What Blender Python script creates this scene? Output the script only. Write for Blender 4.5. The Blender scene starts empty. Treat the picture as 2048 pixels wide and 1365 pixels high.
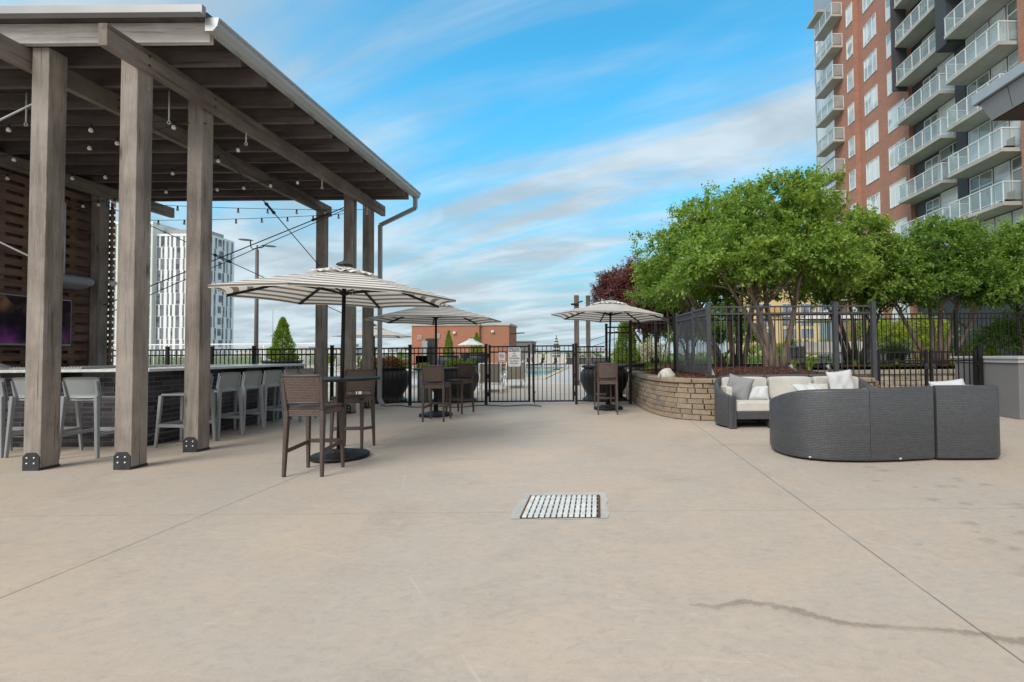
import bpy, math, random
import numpy as np
from mathutils import Vector, Matrix
random.seed(7)
sc = bpy.context.scene
COL = sc.collection
R = math.radians
PI = math.pi

# ------------------------------------------------------------------ mesh builder
class MB:
    def __init__(s):
        s.v = []; s.f = []; s.uv = {}; s.sm = set()
    def add(s, vs, fs, smooth=False, uvs=None):
        o = len(s.v); s.v += [tuple(p) for p in vs]
        for i, f in enumerate(fs):
            if smooth: s.sm.add(len(s.f))
            if uvs: s.uv[len(s.f)] = uvs[i]
            s.f.append(tuple(o + k for k in f))
        return s
    def box(s, x0, x1, y0, y1, z0, z1):
        return s.add([(x0,y0,z0),(x1,y0,z0),(x1,y1,z0),(x0,y1,z0),(x0,y0,z1),(x1,y0,z1),(x1,y1,z1),(x0,y1,z1)],
                     [(0,3,2,1),(4,5,6,7),(0,1,5,4),(1,2,6,5),(2,3,7,6),(3,0,4,7)])
    def bar(s, p, q, w, h, up=(0,0,1), w2=None, h2=None):
        p = Vector(p); q = Vector(q); d = (q-p).normalized(); up = Vector(up)
        if abs(d.dot(up)) > .98: up = Vector((0,1,0))
        a = d.cross(up).normalized(); b = a.cross(d).normalized()
        vs = []
        for c, ww, hh in ((p, w, h), (q, w2 or w, h2 or h)):
            for i, j in ((-1,-1),(1,-1),(1,1),(-1,1)):
                vs.append(c + a*(i*ww/2) + b*(j*hh/2))
        return s.add(vs, [(0,1,2,3),(7,6,5,4),(0,4,5,1),(1,5,6,2),(2,6,7,3),(3,7,4,0)])
    def tube(s, pts, r, n=8, smooth=True, cap=True):
        pts = [Vector(p) for p in pts]; m = len(pts)
        rs = r if isinstance(r, (list, tuple)) else [r]*m
        vs = []; fs = []; ref = None
        for i, p in enumerate(pts):
            d = (pts[min(i+1,m-1)] - pts[max(i-1,0)]).normalized()
            if ref is None: ref = Vector((0,0,1)) if abs(d.z) < .9 else Vector((1,0,0))
            a = d.cross(ref)
            if a.length < 1e-4: a = d.cross(Vector((0,1,0)))
            a.normalize(); b = a.cross(d).normalized(); ref = b
            for k in range(n):
                t = 2*PI*k/n
                vs.append(p + a*(math.cos(t)*rs[i]) + b*(math.sin(t)*rs[i]))
        for i in range(m-1):
            for k in range(n):
                k2 = (k+1) % n
                fs.append((i*n+k, i*n+k2, (i+1)*n+k2, (i+1)*n+k))
        s.add(vs, fs, smooth)
        if cap:
            o = len(s.v) - m*n
            s.f.append(tuple(o+k for k in range(n-1,-1,-1))); s.f.append(tuple(o+(m-1)*n+k for k in range(n)))
        return s
    def cyl(s, p, q, r, n=12, r2=None):
        return s.tube([p, q], [r, r if r2 is None else r2], n)
    def lathe(s, prof, c=(0,0,0), n=32, smooth=True):
        vs = []; fs = []; m = len(prof)
        for r, z in prof:
            for k in range(n):
                t = 2*PI*k/n; vs.append((c[0]+r*math.cos(t), c[1]+r*math.sin(t), c[2]+z))
        for i in range(m-1):
            for k in range(n):
                k2 = (k+1) % n; fs.append((i*n+k, i*n+k2, (i+1)*n+k2, (i+1)*n+k))
        s.add(vs, fs, smooth)
        o = len(s.v) - m*n
        if prof[0][0] > 1e-4: s.f.append(tuple(o+k for k in range(n-1,-1,-1)))
        if prof[-1][0] > 1e-4: s.f.append(tuple(o+(m-1)*n+k for k in range(n)))
        return s
    def prism(s, poly, z0, z1):
        n = len(poly)
        vs = [(x,y,z0) for x,y in poly] + [(x,y,z1) for x,y in poly]
        return s.add(vs, [tuple(range(n-1,-1,-1)), tuple(range(n,2*n))] + [(i,(i+1)%n,n+(i+1)%n,n+i) for i in range(n)])
    def build(s, name, mat, parent=None, bevel=0, seg=2):
        me = bpy.data.meshes.new(name)
        off = Vector((0,0,0)); t = parent
        while t is not None:
            off = off + t.location; t = t.parent
        me.from_pydata([(p[0]-off.x, p[1]-off.y, p[2]-off.z) for p in s.v], [], s.f)
        if s.uv:
            ul = me.uv_layers.new(name='UVMap')
            for i, uvs in s.uv.items():
                for li, u in zip(me.polygons[i].loop_indices, uvs): ul.data[li].uv = u
        for i in s.sm: me.polygons[i].use_smooth = True
        me.materials.append(mat)
        me.update()
        o = bpy.data.objects.new(name, me); COL.objects.link(o)
        if parent is not None: o.parent = parent
        if bevel:
            b = o.modifiers.new('bevel', 'BEVEL'); b.width = bevel; b.segments = seg; b.limit_method = 'ANGLE'; b.angle_limit = R(40)
        return o

def thing(name, label, cat, loc=(0,0,0), group=None):
    o = bpy.data.objects.new(name, None); COL.objects.link(o)
    o.location = loc; o.empty_display_size = .1
    o['label'] = label; o['category'] = cat
    if group: o['group'] = group
    return o
def tag(o, label, cat, group=None):
    o['label'] = label; o['category'] = cat
    if group: o['group'] = group
    return o
SETTING = {'ground': 'wide grey green city ground far below the terrace', 'terrace_floor': 'broad tan concrete terrace floor with saw cut joints', 'pool_deck_floor': 'paler grey concrete deck round the swimming pool',
    'pool_water': 'turquoise swimming pool water beyond the gate', 'pool_coping_path': 'tan stone edging round the swimming pool', 'water_trail': 'thin wandering wet trail on the near right concrete', 'water_spots': 'scattered drying wet spots on the concrete at the right',
    'cement_patch_floor': 'rough pale grey cement patch round the drain grate', 'mulch_ground': 'red brown bark mulch bed behind the planter wall', 'lawn': 'raised green lawn behind the planter', 'garden_path': 'pale garden path crossing the lawn',
    'city_treeline': 'dark green band of city trees along the horizon', 'mulch_chips': 'loose bark chips strewn over the mulch bed', 'lawn_grass': 'short green grass blades covering the lawn'}
def struct(o, kind='structure', label=None):
    o['kind'] = kind; nm = o.name.split('.')[0]
    if nm in SETTING: o['label'] = SETTING[nm]; o['category'] = nm.replace('_', ' ')
    return o
def dup(root, loc, rotz=0, label=None, group=None, scale=None):
    def cp(o, par):
        c = o.copy(); COL.objects.link(c)
        if par is not None: c.parent = par
        for ch in list(o.children): cp(ch, c)
        return c
    r = cp(root, None); r.location = loc; r.rotation_euler = (0,0,rotz)
    if scale: r.scale = (scale,)*3 if not isinstance(scale, tuple) else scale
    if label: r['label'] = label
    if group: r['group'] = group
    return r

# ------------------------------------------------------------------ materials
class N:
    """small node-graph helper"""
    def __init__(s, name):
        s.m = bpy.data.materials.new(name); s.m.use_nodes = True
        s.t = s.m.node_tree; s.n = s.t.nodes; s.l = s.t.links
        s.p = s.n['Principled BSDF']
    def new(s, typ, **kw):
        n = s.n.new(typ)
        for k, v in kw.items(): setattr(n, k, v)
        return n
    def put(s, sock, v):
        if isinstance(v, bpy.types.NodeSocket): s.l.new(v, sock)
        elif v is not None: sock.default_value = v
    def coord(s, which='Object', scale=(1,1,1), rot=(0,0,0), loc=(0,0,0)):
        if which == 'Position':
            o = s.new('ShaderNodeNewGeometry').outputs['Position']
        else:
            o = s.new('ShaderNodeTexCoord').outputs[which]
        m = s.new('ShaderNodeMapping'); s.l.new(o, m.inputs[0])
        m.inputs['Scale'].default_value = scale; m.inputs['Rotation'].default_value = rot; m.inputs['Location'].default_value = loc
        return m.outputs[0]
    def noise(s, vec, scale=5, detail=4, rough=.55, dist=0):
        n = s.new('ShaderNodeTexNoise'); s.put(n.inputs['Vector'], vec)
        n.inputs['Scale'].default_value = scale; n.inputs['Detail'].default_value = detail
        n.inputs['Roughness'].default_value = rough; n.inputs['Distortion'].default_value = dist
        return n.outputs['Fac']
    def ramp(s, fac, stops, interp='LINEAR'):
        r = s.new('ShaderNodeValToRGB'); s.put(r.inputs[0], fac); e = r.color_ramp.elements
        r.color_ramp.interpolation = interp
        while len(e) < len(stops): e.new(.5)
        for i, (p, c) in enumerate(stops):
            e[i].position = p
            e[i].color = (c, c, c, 1) if isinstance(c, (int, float)) else (*c, 1)
        return r.outputs[0]
    def mix(s, fac, a, b, mode='MIX'):
        m = s.new('ShaderNodeMix'); m.data_type = 'RGBA'; m.blend_type = mode
        s.put(m.inputs[0], fac)
        for i, v in ((6, a), (7, b)):
            if isinstance(v, tuple) and len(v) == 3: v = (*v, 1)
            s.put(m.inputs[i], v)
        return m.outputs[2]
    def math(s, op, a, b=None, c=None):
        m = s.new('ShaderNodeMath', operation=op)
        for i, v in enumerate((a, b, c)):
            if v is not None: s.put(m.inputs[i], v)
        return m.outputs[0]
    def bump(s, h, strength=.3, dist=.01):
        b = s.new('ShaderNodeBump'); s.put(b.inputs['Height'], h)
        b.inputs['Strength'].default_value = strength; b.inputs['Distance'].default_value = dist
        s.l.new(b.outputs[0], s.p.inputs['Normal'])
    def fin(s, col, rough=.6, metal=0, spec=.5):
        if isinstance(col, tuple) and len(col) == 3: col = (*col, 1)
        s.put(s.p.inputs['Base Color'], col); s.put(s.p.inputs['Roughness'], rough)
        s.p.inputs['Metallic'].default_value = metal; s.p.inputs['Specular IOR Level'].default_value = spec
        return s.m

def plain(name, c, rough=.6, var=.12, scale=4, metal=0, bump=0, bscale=60, spec=.5, coord='Object', stretch=(1,1,1)):
    g = N(name); v = g.coord(coord, stretch)
    n = g.noise(v, scale, 5)
    col = g.mix(g.ramp(n, [(.3, 0.), (.7, 1.)]), tuple(x*(1-var) for x in c), tuple(min(1, x*(1+var)) for x in c))
    if bump: g.bump(g.noise(v, bscale, 3), bump, .005)
    return g.fin(col, g.ramp(n, [(0, max(0, rough-.08)), (1, min(1, rough+.08))]), metal, spec)

def wood(name, light, dark, axis='z', wear=.5):
    g = N(name)
    st = {'z': (9, 9, .45), 'y': (9, .45, 9), 'x': (.45, 9, 9)}[axis]
    v = g.coord('Object', st); v1 = g.coord('Object')
    grain = g.noise(v, 6, 8, .62, .6)
    fine = g.noise(v, 28, 4, .6)
    blot = g.noise(v1, 1.7, 4, .55)
    c = g.mix(g.ramp(grain, [(.28, 0.), (.72, 1.)]), dark, light)
    c = g.mix(g.math('MULTIPLY', g.ramp(fine, [(.45, 0.), (.62, 1.)]), .35), c, tuple(x*.62 for x in dark))
    c = g.mix(g.math('MULTIPLY', g.ramp(blot, [(.38, 0.), (.68, 1.)]), .6), c, tuple(x*1.32 for x in light))
    c = g.mix(g.math('MULTIPLY', g.ramp(g.noise(g.coord('Object', tuple(5 if q > 1 else .5 for q in st), loc=(3,8,1)), 1.2, 4, .6), [(.48, 0.), (.66, 1.)]), .75), c, tuple(x*.66 for x in dark))
    vo = g.new('ShaderNodeTexVoronoi'); g.put(vo.inputs['Vector'], g.coord('Object', tuple(.55 if s < 1 else 2.2 for s in st)))
    vo.inputs['Scale'].default_value = 1.6
    knot = g.ramp(vo.outputs['Distance'], [(.035, 1.), (.10, 0.)])
    c = g.mix(g.math('MULTIPLY', knot, .75), c, tuple(x*.3 for x in dark))
    if wear:
        chips = g.ramp(g.noise(g.coord('Object', tuple(4 if s > 1 else 1.6 for s in st)), 5, 6, .7), [(.665, 0.), (.70, 1.)])
        c = g.mix(g.math('MULTIPLY', chips, wear), c, (.52, .45, .37))
    if wear > .5:
        bv = g.new('ShaderNodeBevel'); bv.samples = 4; bv.inputs['Radius'].default_value = .012
        dt = g.new('ShaderNodeVectorMath', operation='DOT_PRODUCT'); g.l.new(bv.outputs[0], dt.inputs[0]); g.l.new(g.new('ShaderNodeNewGeometry').outputs['True Normal'], dt.inputs[1])
        ew = g.math('MULTIPLY', g.ramp(dt.outputs['Value'], [(.90, 1.), (.985, 0.)]), g.ramp(g.noise(g.coord('Object', tuple(3 if s > 1 else 1.2 for s in st)), 7, 5, .7), [(.50, 0.), (.60, 1.)]))
        c = g.mix(g.math('MULTIPLY', ew, .75), c, (.55, .48, .39))
    crack = g.ramp(g.noise(g.coord('Object', tuple(14 if s > 1 else .3 for s in st)), 3, 3, .5), [(.655, 0.), (.675, 1.)])
    c = g.mix(g.math('MULTIPLY', crack, .6), c, tuple(x*.35 for x in dark))
    g.bump(g.math('SUBTRACT', grain, g.math('MULTIPLY', crack, 1.2)), .35, .006)
    return g.fin(c, .78, 0, .25)

def brick(name, c1, c2, mortar, bw=.22, bh=.075, ms=.01, axes='yz', var=.3, rough=.8, offset=.5, spec=.3, mbump=.4, coord='Position', msmooth=.1):
    g = N(name)
    if coord == 'UV': v0 = g.new('ShaderNodeTexCoord').outputs['UV']
    else:
        v0 = g.coord(coord)
        sp = g.new('ShaderNodeSeparateXYZ'); g.l.new(v0, sp.inputs[0])
        cb = g.new('ShaderNodeCombineXYZ')
        if axes == 'wall':
            g.l.new(g.math('ADD', sp.outputs[0], sp.outputs[1]), cb.inputs[0])
        else: g.l.new(sp.outputs['xyz'.index(axes[0])], cb.inputs[0])
        g.l.new(sp.outputs[2], cb.inputs[1])
        v0 = cb.outputs[0]
    b = g.new('ShaderNodeTexBrick'); g.l.new(v0, b.inputs['Vector'])
    b.offset = offset; b.inputs['Scale'].default_value = 1
    b.inputs['Brick Width'].default_value = bw; b.inputs['Row Height'].default_value = bh
    b.inputs['Mortar Size'].default_value = ms; b.inputs['Mortar Smooth'].default_value = msmooth; b.inputs['Bias'].default_value = 0
    b.inputs['Color1'].default_value = (*c1, 1); b.inputs['Color2'].default_value = (*c2, 1); b.inputs['Mortar'].default_value = (*mortar, 1)
    n = g.noise(g.coord('Position'), .55, 5)
    c = g.mix(g.ramp(n, [(.3, 0.), (.75, 1.)]), b.outputs['Color'], g.mix(1, b.outputs['Color'], (1-var,)*3, 'MULTIPLY'))
    g.bump(g.math('SUBTRACT', 1, b.outputs['Fac']), mbump, .006)
    return g.fin(c, rough, 0, spec)

def leafmat(name, stops, trans=.3, rough=.5):
    g = N(name)
    rnd = g.new('ShaderNodeNewGeometry').outputs['Random Per Island']
    big = g.noise(g.coord('Object'), 1.3, 3)
    f = g.math('ADD', g.math('MULTIPLY', rnd, .65), g.math('MULTIPLY', g.ramp(big, [(.3, 0.), (.7, 1.)]), .35))
    c = g.ramp(f, stops)
    g.put(g.p.inputs['Base Color'], c); g.p.inputs['Roughness'].default_value = rough; g.p.inputs['Specular IOR Level'].default_value = .35
    tr = g.new('ShaderNodeBsdfTranslucent'); g.l.new(g.mix(1, c, (1.35, 1.3, .6), 'MULTIPLY'), tr.inputs[0])
    ms = g.new('ShaderNodeMixShader'); ms.inputs[0].default_value = trans
    g.l.new(g.p.outputs[0], ms.inputs[1]); g.l.new(tr.outputs[0], ms.inputs[2])
    g.l.new(ms.outputs[0], g.n['Material Output'].inputs[0])
    return g.m

def glass_panel(name, tint, alpha):
    g = N(name)
    n = g.noise(g.coord('Position'), .8, 3)
    g.put(g.p.inputs['Base Color'], g.mix(g.ramp(n, [(.35, 0.), (.65, 1.)]), tuple(x*.85 for x in tint), tint)); g.p.inputs['Roughness'].default_value = .06
    tr = g.new('ShaderNodeBsdfTransparent'); tr.inputs[0].default_value = (.92, .97, .97, 1)
    ms = g.new('ShaderNodeMixShader'); ms.inputs[0].default_value = alpha
    g.l.new(tr.outputs[0], ms.inputs[1]); g.l.new(g.p.outputs[0], ms.inputs[2])
    g.l.new(ms.outputs[0], g.n['Material Output'].inputs[0])
    return g.m

def concrete(name, warm, grey, joints=True, mul=1., rough=.62, fade=False):
    g = N(name)
    pos = g.coord('Position')
    a = g.noise(pos, .33, 6, .6, .5); b = g.noise(g.coord('Position', (.75, 1.25, 1)), .95, 7, .64, 1.2); d = g.noise(pos, 5.5, 6, .65); e = g.noise(pos, 110, 2, .6)
    c = g.mix(g.ramp(a, [(.36, 0.), (.60, 1.)]), grey, warm)
    c = g.mix(g.math('MULTIPLY', g.ramp(b, [(.44, 0.), (.60, 1.)]), .75), c, tuple(x*1.02 for x in grey))
    c = g.mix(g.math('MULTIPLY', g.ramp(g.noise(g.coord('Position', loc=(31, 7, 0)), .8, 6, .65, .9), [(.52, 0.), (.70, 1.)]), .5), c, tuple(x*.76 for x in grey))
    c = g.mix(g.math('MULTIPLY', g.ramp(d, [(.5, 0.), (.75, 1.)]), .22), c, tuple(min(1, x*1.24) for x in warm))
    # pale trowel scuffs
    sc1 = g.ramp(g.noise(g.coord('Position', (1, 2.6, 1), (0, 0, .7)), 1.6, 8, .72, 2.2), [(.60, 0.), (.70, 1.)])
    sc2 = g.ramp(g.noise(g.coord('Position', loc=(5, 9, 0)), .7, 3), [(.45, 0.), (.65, 1.)])
    c = g.mix(g.math('MULTIPLY', g.math('MULTIPLY', sc1, sc2), .6), c, (.62, .565, .49))
    mid = g.noise(g.coord('Position', (1, 1.6, 1), (0, 0, .4)), 14, 7, .72, .8)
    c = g.mix(g.math('MULTIPLY', g.ramp(mid, [(.42, 0.), (.70, 1.)]), .30), c, tuple(min(1, x*1.28) for x in warm))
    c = g.mix(g.math('MULTIPLY', g.ramp(mid, [(.30, 1.), (.46, 0.)]), .22), c, tuple(x*.62 for x in grey))
    vc = g.new('ShaderNodeTexVoronoi', feature='DISTANCE_TO_EDGE'); vc.inputs['Scale'].default_value = .42
    wv = g.new('ShaderNodeVectorMath', operation='MULTIPLY_ADD'); g.put(wv.inputs[0], g.new('ShaderNodeTexNoise').outputs['Color']); wv.inputs[1].default_value = (.8, .8, 0); g.put(wv.inputs[2], pos); g.put(vc.inputs['Vector'], wv.outputs[0])
    crk = g.math('MULTIPLY', g.ramp(vc.outputs['Distance'], [(.0015, 1.), (.004, 0.)]), g.ramp(g.noise(g.coord('Position', loc=(2, 2, 0)), .9, 3), [(.50, 0.), (.62, 1.)]))
    c = g.mix(g.math('MULTIPLY', crk, .35), c, (.60, .55, .48))
    # small drips and specks
    vo = g.new('ShaderNodeTexVoronoi'); g.put(vo.inputs['Vector'], g.coord('Position')); vo.inputs['Scale'].default_value = 1.15
    sp = g.ramp(g.math('ADD', vo.outputs['Distance'], g.math('MULTIPLY', d, .06)), [(.052, 1.), (.072, 0.)])
    c = g.mix(g.math('MULTIPLY', g.math('MULTIPLY', sp, g.ramp(a, [(.5, 0.), (.6, 1.)])), .35), c, tuple(x*.5 for x in grey))
    c = g.mix(.09, c, g.ramp(e, [(.3, .2), (.7, .75)]), 'OVERLAY')
    if fade:
        uvn = g.new('ShaderNodeTexCoord').outputs['UV']; sq = g.new('ShaderNodeSeparateXYZ'); g.l.new(uvn, sq.inputs[0])
        ed = g.math('ADD', g.math('ABSOLUTE', sq.outputs[1]), g.math('MULTIPLY', g.math('SUBTRACT', g.noise(pos, 16, 4), .5), .7))
        wf = g.math('MULTIPLY', g.ramp(ed, [(.45, 1.), (.92, 0.)]), g.ramp(g.noise(pos, 3.1, 4), [(.30, .45), (.55, 1.)]))
        c = g.mix(wf, c, g.mix(1, c, (mul, mul*.985, mul*.96), 'MULTIPLY'))
    else: c = g.mix(1, c, (mul,)*3, 'MULTIPLY')
    h = g.math('ADD', g.math('MULTIPLY', d, .5), g.math('MULTIPLY', e, .15))
    if joints:
        s3 = g.new('ShaderNodeSeparateXYZ'); g.l.new(pos, s3.inputs[0])
        j = None
        for ax, at, lo, hi in ((0, 1.765, -20, 9.6), (0, -3.25, -20, 12.4), (1, 4.02, -20, 30), (0, -8.3, -20, 12.4), (1, 12.62, -20, 30), (1, -2.2, -20, 30)):
            dd = g.math('ABSOLUTE', g.math('SUBTRACT', g.math('ADD', s3.outputs[ax], g.math('MULTIPLY', g.math('SUBTRACT', d, .5), .006)), at))
            w = .0055 if ax == 0 else .0022
            m = g.math('LESS_THAN', dd, w)
            j = m if j is None else g.math('MAXIMUM', j, m)
        j = g.math('MULTIPLY', j, g.ramp(g.noise(pos, 2.4, 3), [(.28, .45), (.45, 1.)]))
        c = g.mix(g.math('MULTIPLY', j, .72), c, (.10, .088, .075))
        h = g.math('SUBTRACT', h, j)
    g.bump(h, .10, .01)
    return g.fin(c, g.ramp(b, [(.3, rough-.12), (.7, rough+.1)]), 0, .42)

M = {}
M['concrete'] = concrete('terrace_concrete', (.466, .383, .302), (.380, .348, .308))
M['wet'] = concrete('wet_concrete', (.466, .383, .302), (.380, .348, .308), joints=True, mul=.68, rough=.5, fade=True)
M['damp'] = concrete('damp_concrete', (.466, .383, .302), (.380, .348, .308), joints=True, mul=.82, rough=.56, fade=True)
M['deck'] = concrete('pool_deck_concrete', (.46, .44, .41), (.40, .40, .39), joints=False)
M['patch'] = concrete('patched_cement', (.47, .46, .43), (.34, .35, .35), joints=False)
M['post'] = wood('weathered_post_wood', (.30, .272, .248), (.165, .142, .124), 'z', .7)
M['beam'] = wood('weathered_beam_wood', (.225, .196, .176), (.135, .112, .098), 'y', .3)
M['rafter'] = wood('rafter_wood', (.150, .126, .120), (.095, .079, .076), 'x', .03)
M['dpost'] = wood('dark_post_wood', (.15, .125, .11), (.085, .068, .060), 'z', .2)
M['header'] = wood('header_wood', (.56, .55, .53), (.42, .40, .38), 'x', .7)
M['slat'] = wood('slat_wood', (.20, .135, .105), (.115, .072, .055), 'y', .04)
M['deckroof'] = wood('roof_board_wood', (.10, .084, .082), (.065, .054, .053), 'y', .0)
M['galv'] = plain('grey_sheet_metal', (.40, .43, .45), .42, .08, 2, .35)
M['galv_d'] = plain('downspout_metal', (.30, .31, .33), .45, .08, 2, .3)
M['plate'] = plain('dark_base_plate', (.040, .044, .052), .42, .25, 9, .35, .15)
M['bolt'] = plain('bolt_steel', (.62, .64, .66), .35, .1, 20, .6)
M['rod'] = plain('cable_rod', (.035, .033, .035), .5, .15, 5, .3)
M['rodl'] = plain('pale_rod', (.45, .46, .47), .4, .1, 5, .4)
M['iron'] = plain('black_fence_metal', (.009, .009, .010), .5, .25, 8, 0, spec=.3)
M['iron_g'] = plain('grey_fence_metal', (.045, .050, .058), .48, .2, 8, 0)
M['black'] = plain('black_gloss', (.015, .015, .015), .46, .3, 6, 0, spec=.25)
M['black_m'] = plain('black_matte', (.016, .016, .018), .6, .3, 9, 0)
M['grey_pl'] = plain('grey_moulded_plastic', (.255, .28, .295), .5, .08, 5)
M['white'] = plain('white_paint', (.74, .76, .76), .5, .05, 3)
M['offwhite'] = plain('off_white', (.62, .61, .57), .7, .07, 8)
M['counter'] = plain('pale_counter_stone', (.62, .63, .61), .22, .12, 14, 0)
M['countertop'] = plain('grey_counter_stone', (.20, .21, .21), .2, .25, 18, 0)
M['tile'] = brick('dark_bar_tile', (.022, .020, .026), (.085, .078, .092), (.13, .125, .14), .30, .072, .006, 'wall', .25, .25, .5, .5, .3)
M['brick'] = brick('red_brick', (.36, .148, .096), (.455, .205, .14), (.40, .27, .21), .22, .075, .010, 'wall', .16)
M['brick_far'] = brick('orange_brick', (.345, .115, .062), (.41, .15, .088), (.36, .21, .15), .24, .085, .012, 'wall', .12)
M['cast'] = plain('cast_concrete', (.42, .41, .385), .75, .16, .7, 0, .2, 12, .3, 'Position')
M['dgrey'] = plain('dark_grey_cladding', (.055, .057, .064), .6, .1, .5, 0, 0, 60, .4, 'Position')
M['wframe'] = plain('white_window_frame', (.72, .74, .74), .45, .04, 3)
M['bglass'] = glass_panel('balcony_glass', (.50, .57, .59), .30)
def panemat(name, base, cur, dark):
    g = N(name); v = g.coord('Position', (1, 1, .25))
    st = g.noise(g.coord('Position', (1, 5, .05)), 2.2, 2)
    b = g.noise(g.coord('Position', (.25, .25, .33)), 1, 1)
    c = g.mix(g.ramp(b, [(.40, 0.), (.46, 1.)]), base, cur)
    c = g.mix(g.math('MULTIPLY', g.ramp(st, [(.40, 0.), (.6, 1.)]), .3), c, tuple(x*.7 for x in cur))
    c = g.mix(g.ramp(g.noise(g.coord('Position', (.35, .35, .6), loc=(9, 3, 4)), 1, 1), [(.60, 0.), (.63, 1.)]), c, dark)
    return g.fin(c, .05, 0, .75)
M['pane'] = panemat('window_glass_with_curtain', (.44, .50, .52), (.72, .76, .76), (.34, .40, .42))
M['pane_d'] = panemat('window_glass_dark', (.10, .12, .115), (.22, .25, .225), (.06, .075, .075))
M['pane_b'] = panemat('tower_window_glass', (.10, .12, .15), (.17, .20, .24), (.06, .07, .085))
M['mulch'] = None

# ------------------------------------------------------------------ world, sun, camera
w = bpy.data.worlds.new('World'); sc.world = w; w.use_nodes = True
nt = w.node_tree; bg = nt.nodes['Background']; bg.inputs['Strength'].default_value = .15
def WN(t, **k):
    n = nt.nodes.new(t)
    for a, b in k.items(): setattr(n, a, b)
    return n
def wmath(op, a, b=None, c=None, clamp=False):
    m = WN('ShaderNodeMath', operation=op); m.use_clamp = clamp
    for i, v in enumerate((a, b, c)):
        if v is None: continue
        if isinstance(v, bpy.types.NodeSocket): nt.links.new(v, m.inputs[i])
        else: m.inputs[i].default_value = v
    return m.outputs[0]
def wmix(f, a, b, mode='MIX'):
    m = WN('ShaderNodeMix'); m.data_type = 'RGBA'; m.blend_type = mode
    for i, v in ((0, f), (6, a), (7, b)):
        if isinstance(v, bpy.types.NodeSocket): nt.links.new(v, m.inputs[i])
        else: m.inputs[i].default_value = (*v, 1) if isinstance(v, tuple) else v
    return m.outputs[2]
def wramp(f, lo, hi):
    m = WN('ShaderNodeMapRange'); m.interpolation_type = 'SMOOTHSTEP'
    nt.links.new(f, m.inputs[0]); m.inputs[1].default_value = lo; m.inputs[2].default_value = hi
    return m.outputs[0]
SUN_EL, SUN_AZ = R(44), R(212)       # azimuth clockwise from +Y: behind the camera, to the left
sky = WN('ShaderNodeTexSky'); sky.sky_type = 'NISHITA'; sky.sun_disc = False
sky.sun_elevation = SUN_EL; sky.sun_rotation = SUN_AZ; sky.altitude = 200; sky.air_density = 1.0; sky.dust_density = .4; sky.ozone_density = 2.0
tc = WN('ShaderNodeTexCoord'); sep = WN('ShaderNodeSeparateXYZ'); nt.links.new(tc.outputs['Generated'], sep.inputs[0])
dx, dy, dz = sep.outputs
up = wmath('MAXIMUM', dz, 0.0)
den = wmath('ADD', up, .10)
uu = wmath('DIVIDE', dx, den); vv = wmath('DIVIDE', dy, den)
# streak frame: along (.87,-.49)
al = wmath('ADD', wmath('MULTIPLY', uu, .87), wmath('MULTIPLY', vv, -.49))
ac = wmath('ADD', wmath('MULTIPLY', uu, .49), wmath('MULTIPLY', vv, .87))
def wnoise(sa, sb, scale, detail, rough, dist, ox=0, oy=0):
    cb = WN('ShaderNodeCombineXYZ')
    nt.links.new(wmath('MULTIPLY_ADD', al, sa, ox), cb.inputs[0]); nt.links.new(wmath('MULTIPLY_ADD', ac, sb, oy), cb.inputs[1])
    n = WN('ShaderNodeTexNoise'); nt.links.new(cb.outputs[0], n.inputs['Vector'])
    n.inputs['Scale'].default_value = scale; n.inputs['Detail'].default_value = detail; n.inputs['Roughness'].default_value = rough; n.inputs['Distortion'].default_value = dist
    return n.outputs['Fac']
wisps = wnoise(.38, 1.45, 1.1, 8, .56, 1.0, 3.1, 1.7)
soft = wnoise(.6, .8, .62, 5, .55, .3, 8.3, 4.2)
lump = wnoise(.8, 1.4, 1.5, 7, .58, .4, 2.0, 9.0)
# cover grows towards the left and the horizon
cov = wmath('ADD', wmath('MULTIPLY', wramp(dx, .0, -.62), .16), wmath('MULTIPLY', wramp(dz, .42, .02), .16))
m1 = wramp(wmath('ADD', wisps, wmath('MULTIPLY', cov, .55)), .38, .80)
m2 = wramp(wmath('ADD', soft, cov), .50, .84)
bandc = wmath('SUBTRACT', ac, wmath('MULTIPLY_ADD', wmath('SUBTRACT', soft, .5), .9, 1.86))
band = wmath('POWER', 2.718, wmath('MULTIPLY', wmath('MULTIPLY', bandc, bandc), -13.0))
m3 = wmath('MULTIPLY', wmath('MULTIPLY', band, wramp(wisps, .30, .58)), wramp(al, -2.6, -.6))
cl = wmath('MINIMUM', wmath('ADD', wmath('ADD', wmath('MULTIPLY', m1, .86), wmath('MULTIPLY', m2, wmath('MULTIPLY', wramp(dz, .62, .22), .62))), wmath('MULTIPLY', m3, .55)), .93)
tint = wmix(1.0, sky.outputs[0], (.27, .93, .95), 'MULTIPLY')
ccol = wmix(wramp(lump, .34, .66), (1.50, 1.78, 1.98), (2.20, 2.55, 2.78))
tint = wmix(1.0, tint, wmix(wramp(dz, .0, .50), (.62, .50, .47), (1.0, 1.0, 1.0)), 'MULTIPLY')
tint = wmix(wmath('MULTIPLY', wramp(dz, .30, .0), .92), tint, (1.0, 1.46, 1.75))
base = wmix(cl, tint, ccol)
# unseen bright cloud deck added overhead and behind the camera to neutralise and fill
deck = wmath('MAXIMUM', wramp(dz, .66, .86), wramp(dy, .05, -.35))
base = wmix(wmath('MULTIPLY', deck, .97), base, wmix(wramp(lump, .3, .7), (2.15, 2.11, 2.04), (3.35, 3.29, 3.18)))
final = wmix(wramp(dz, -.02, -.2), base, (.95, .92, .88))
nt.links.new(final, bg.inputs[0])

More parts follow.
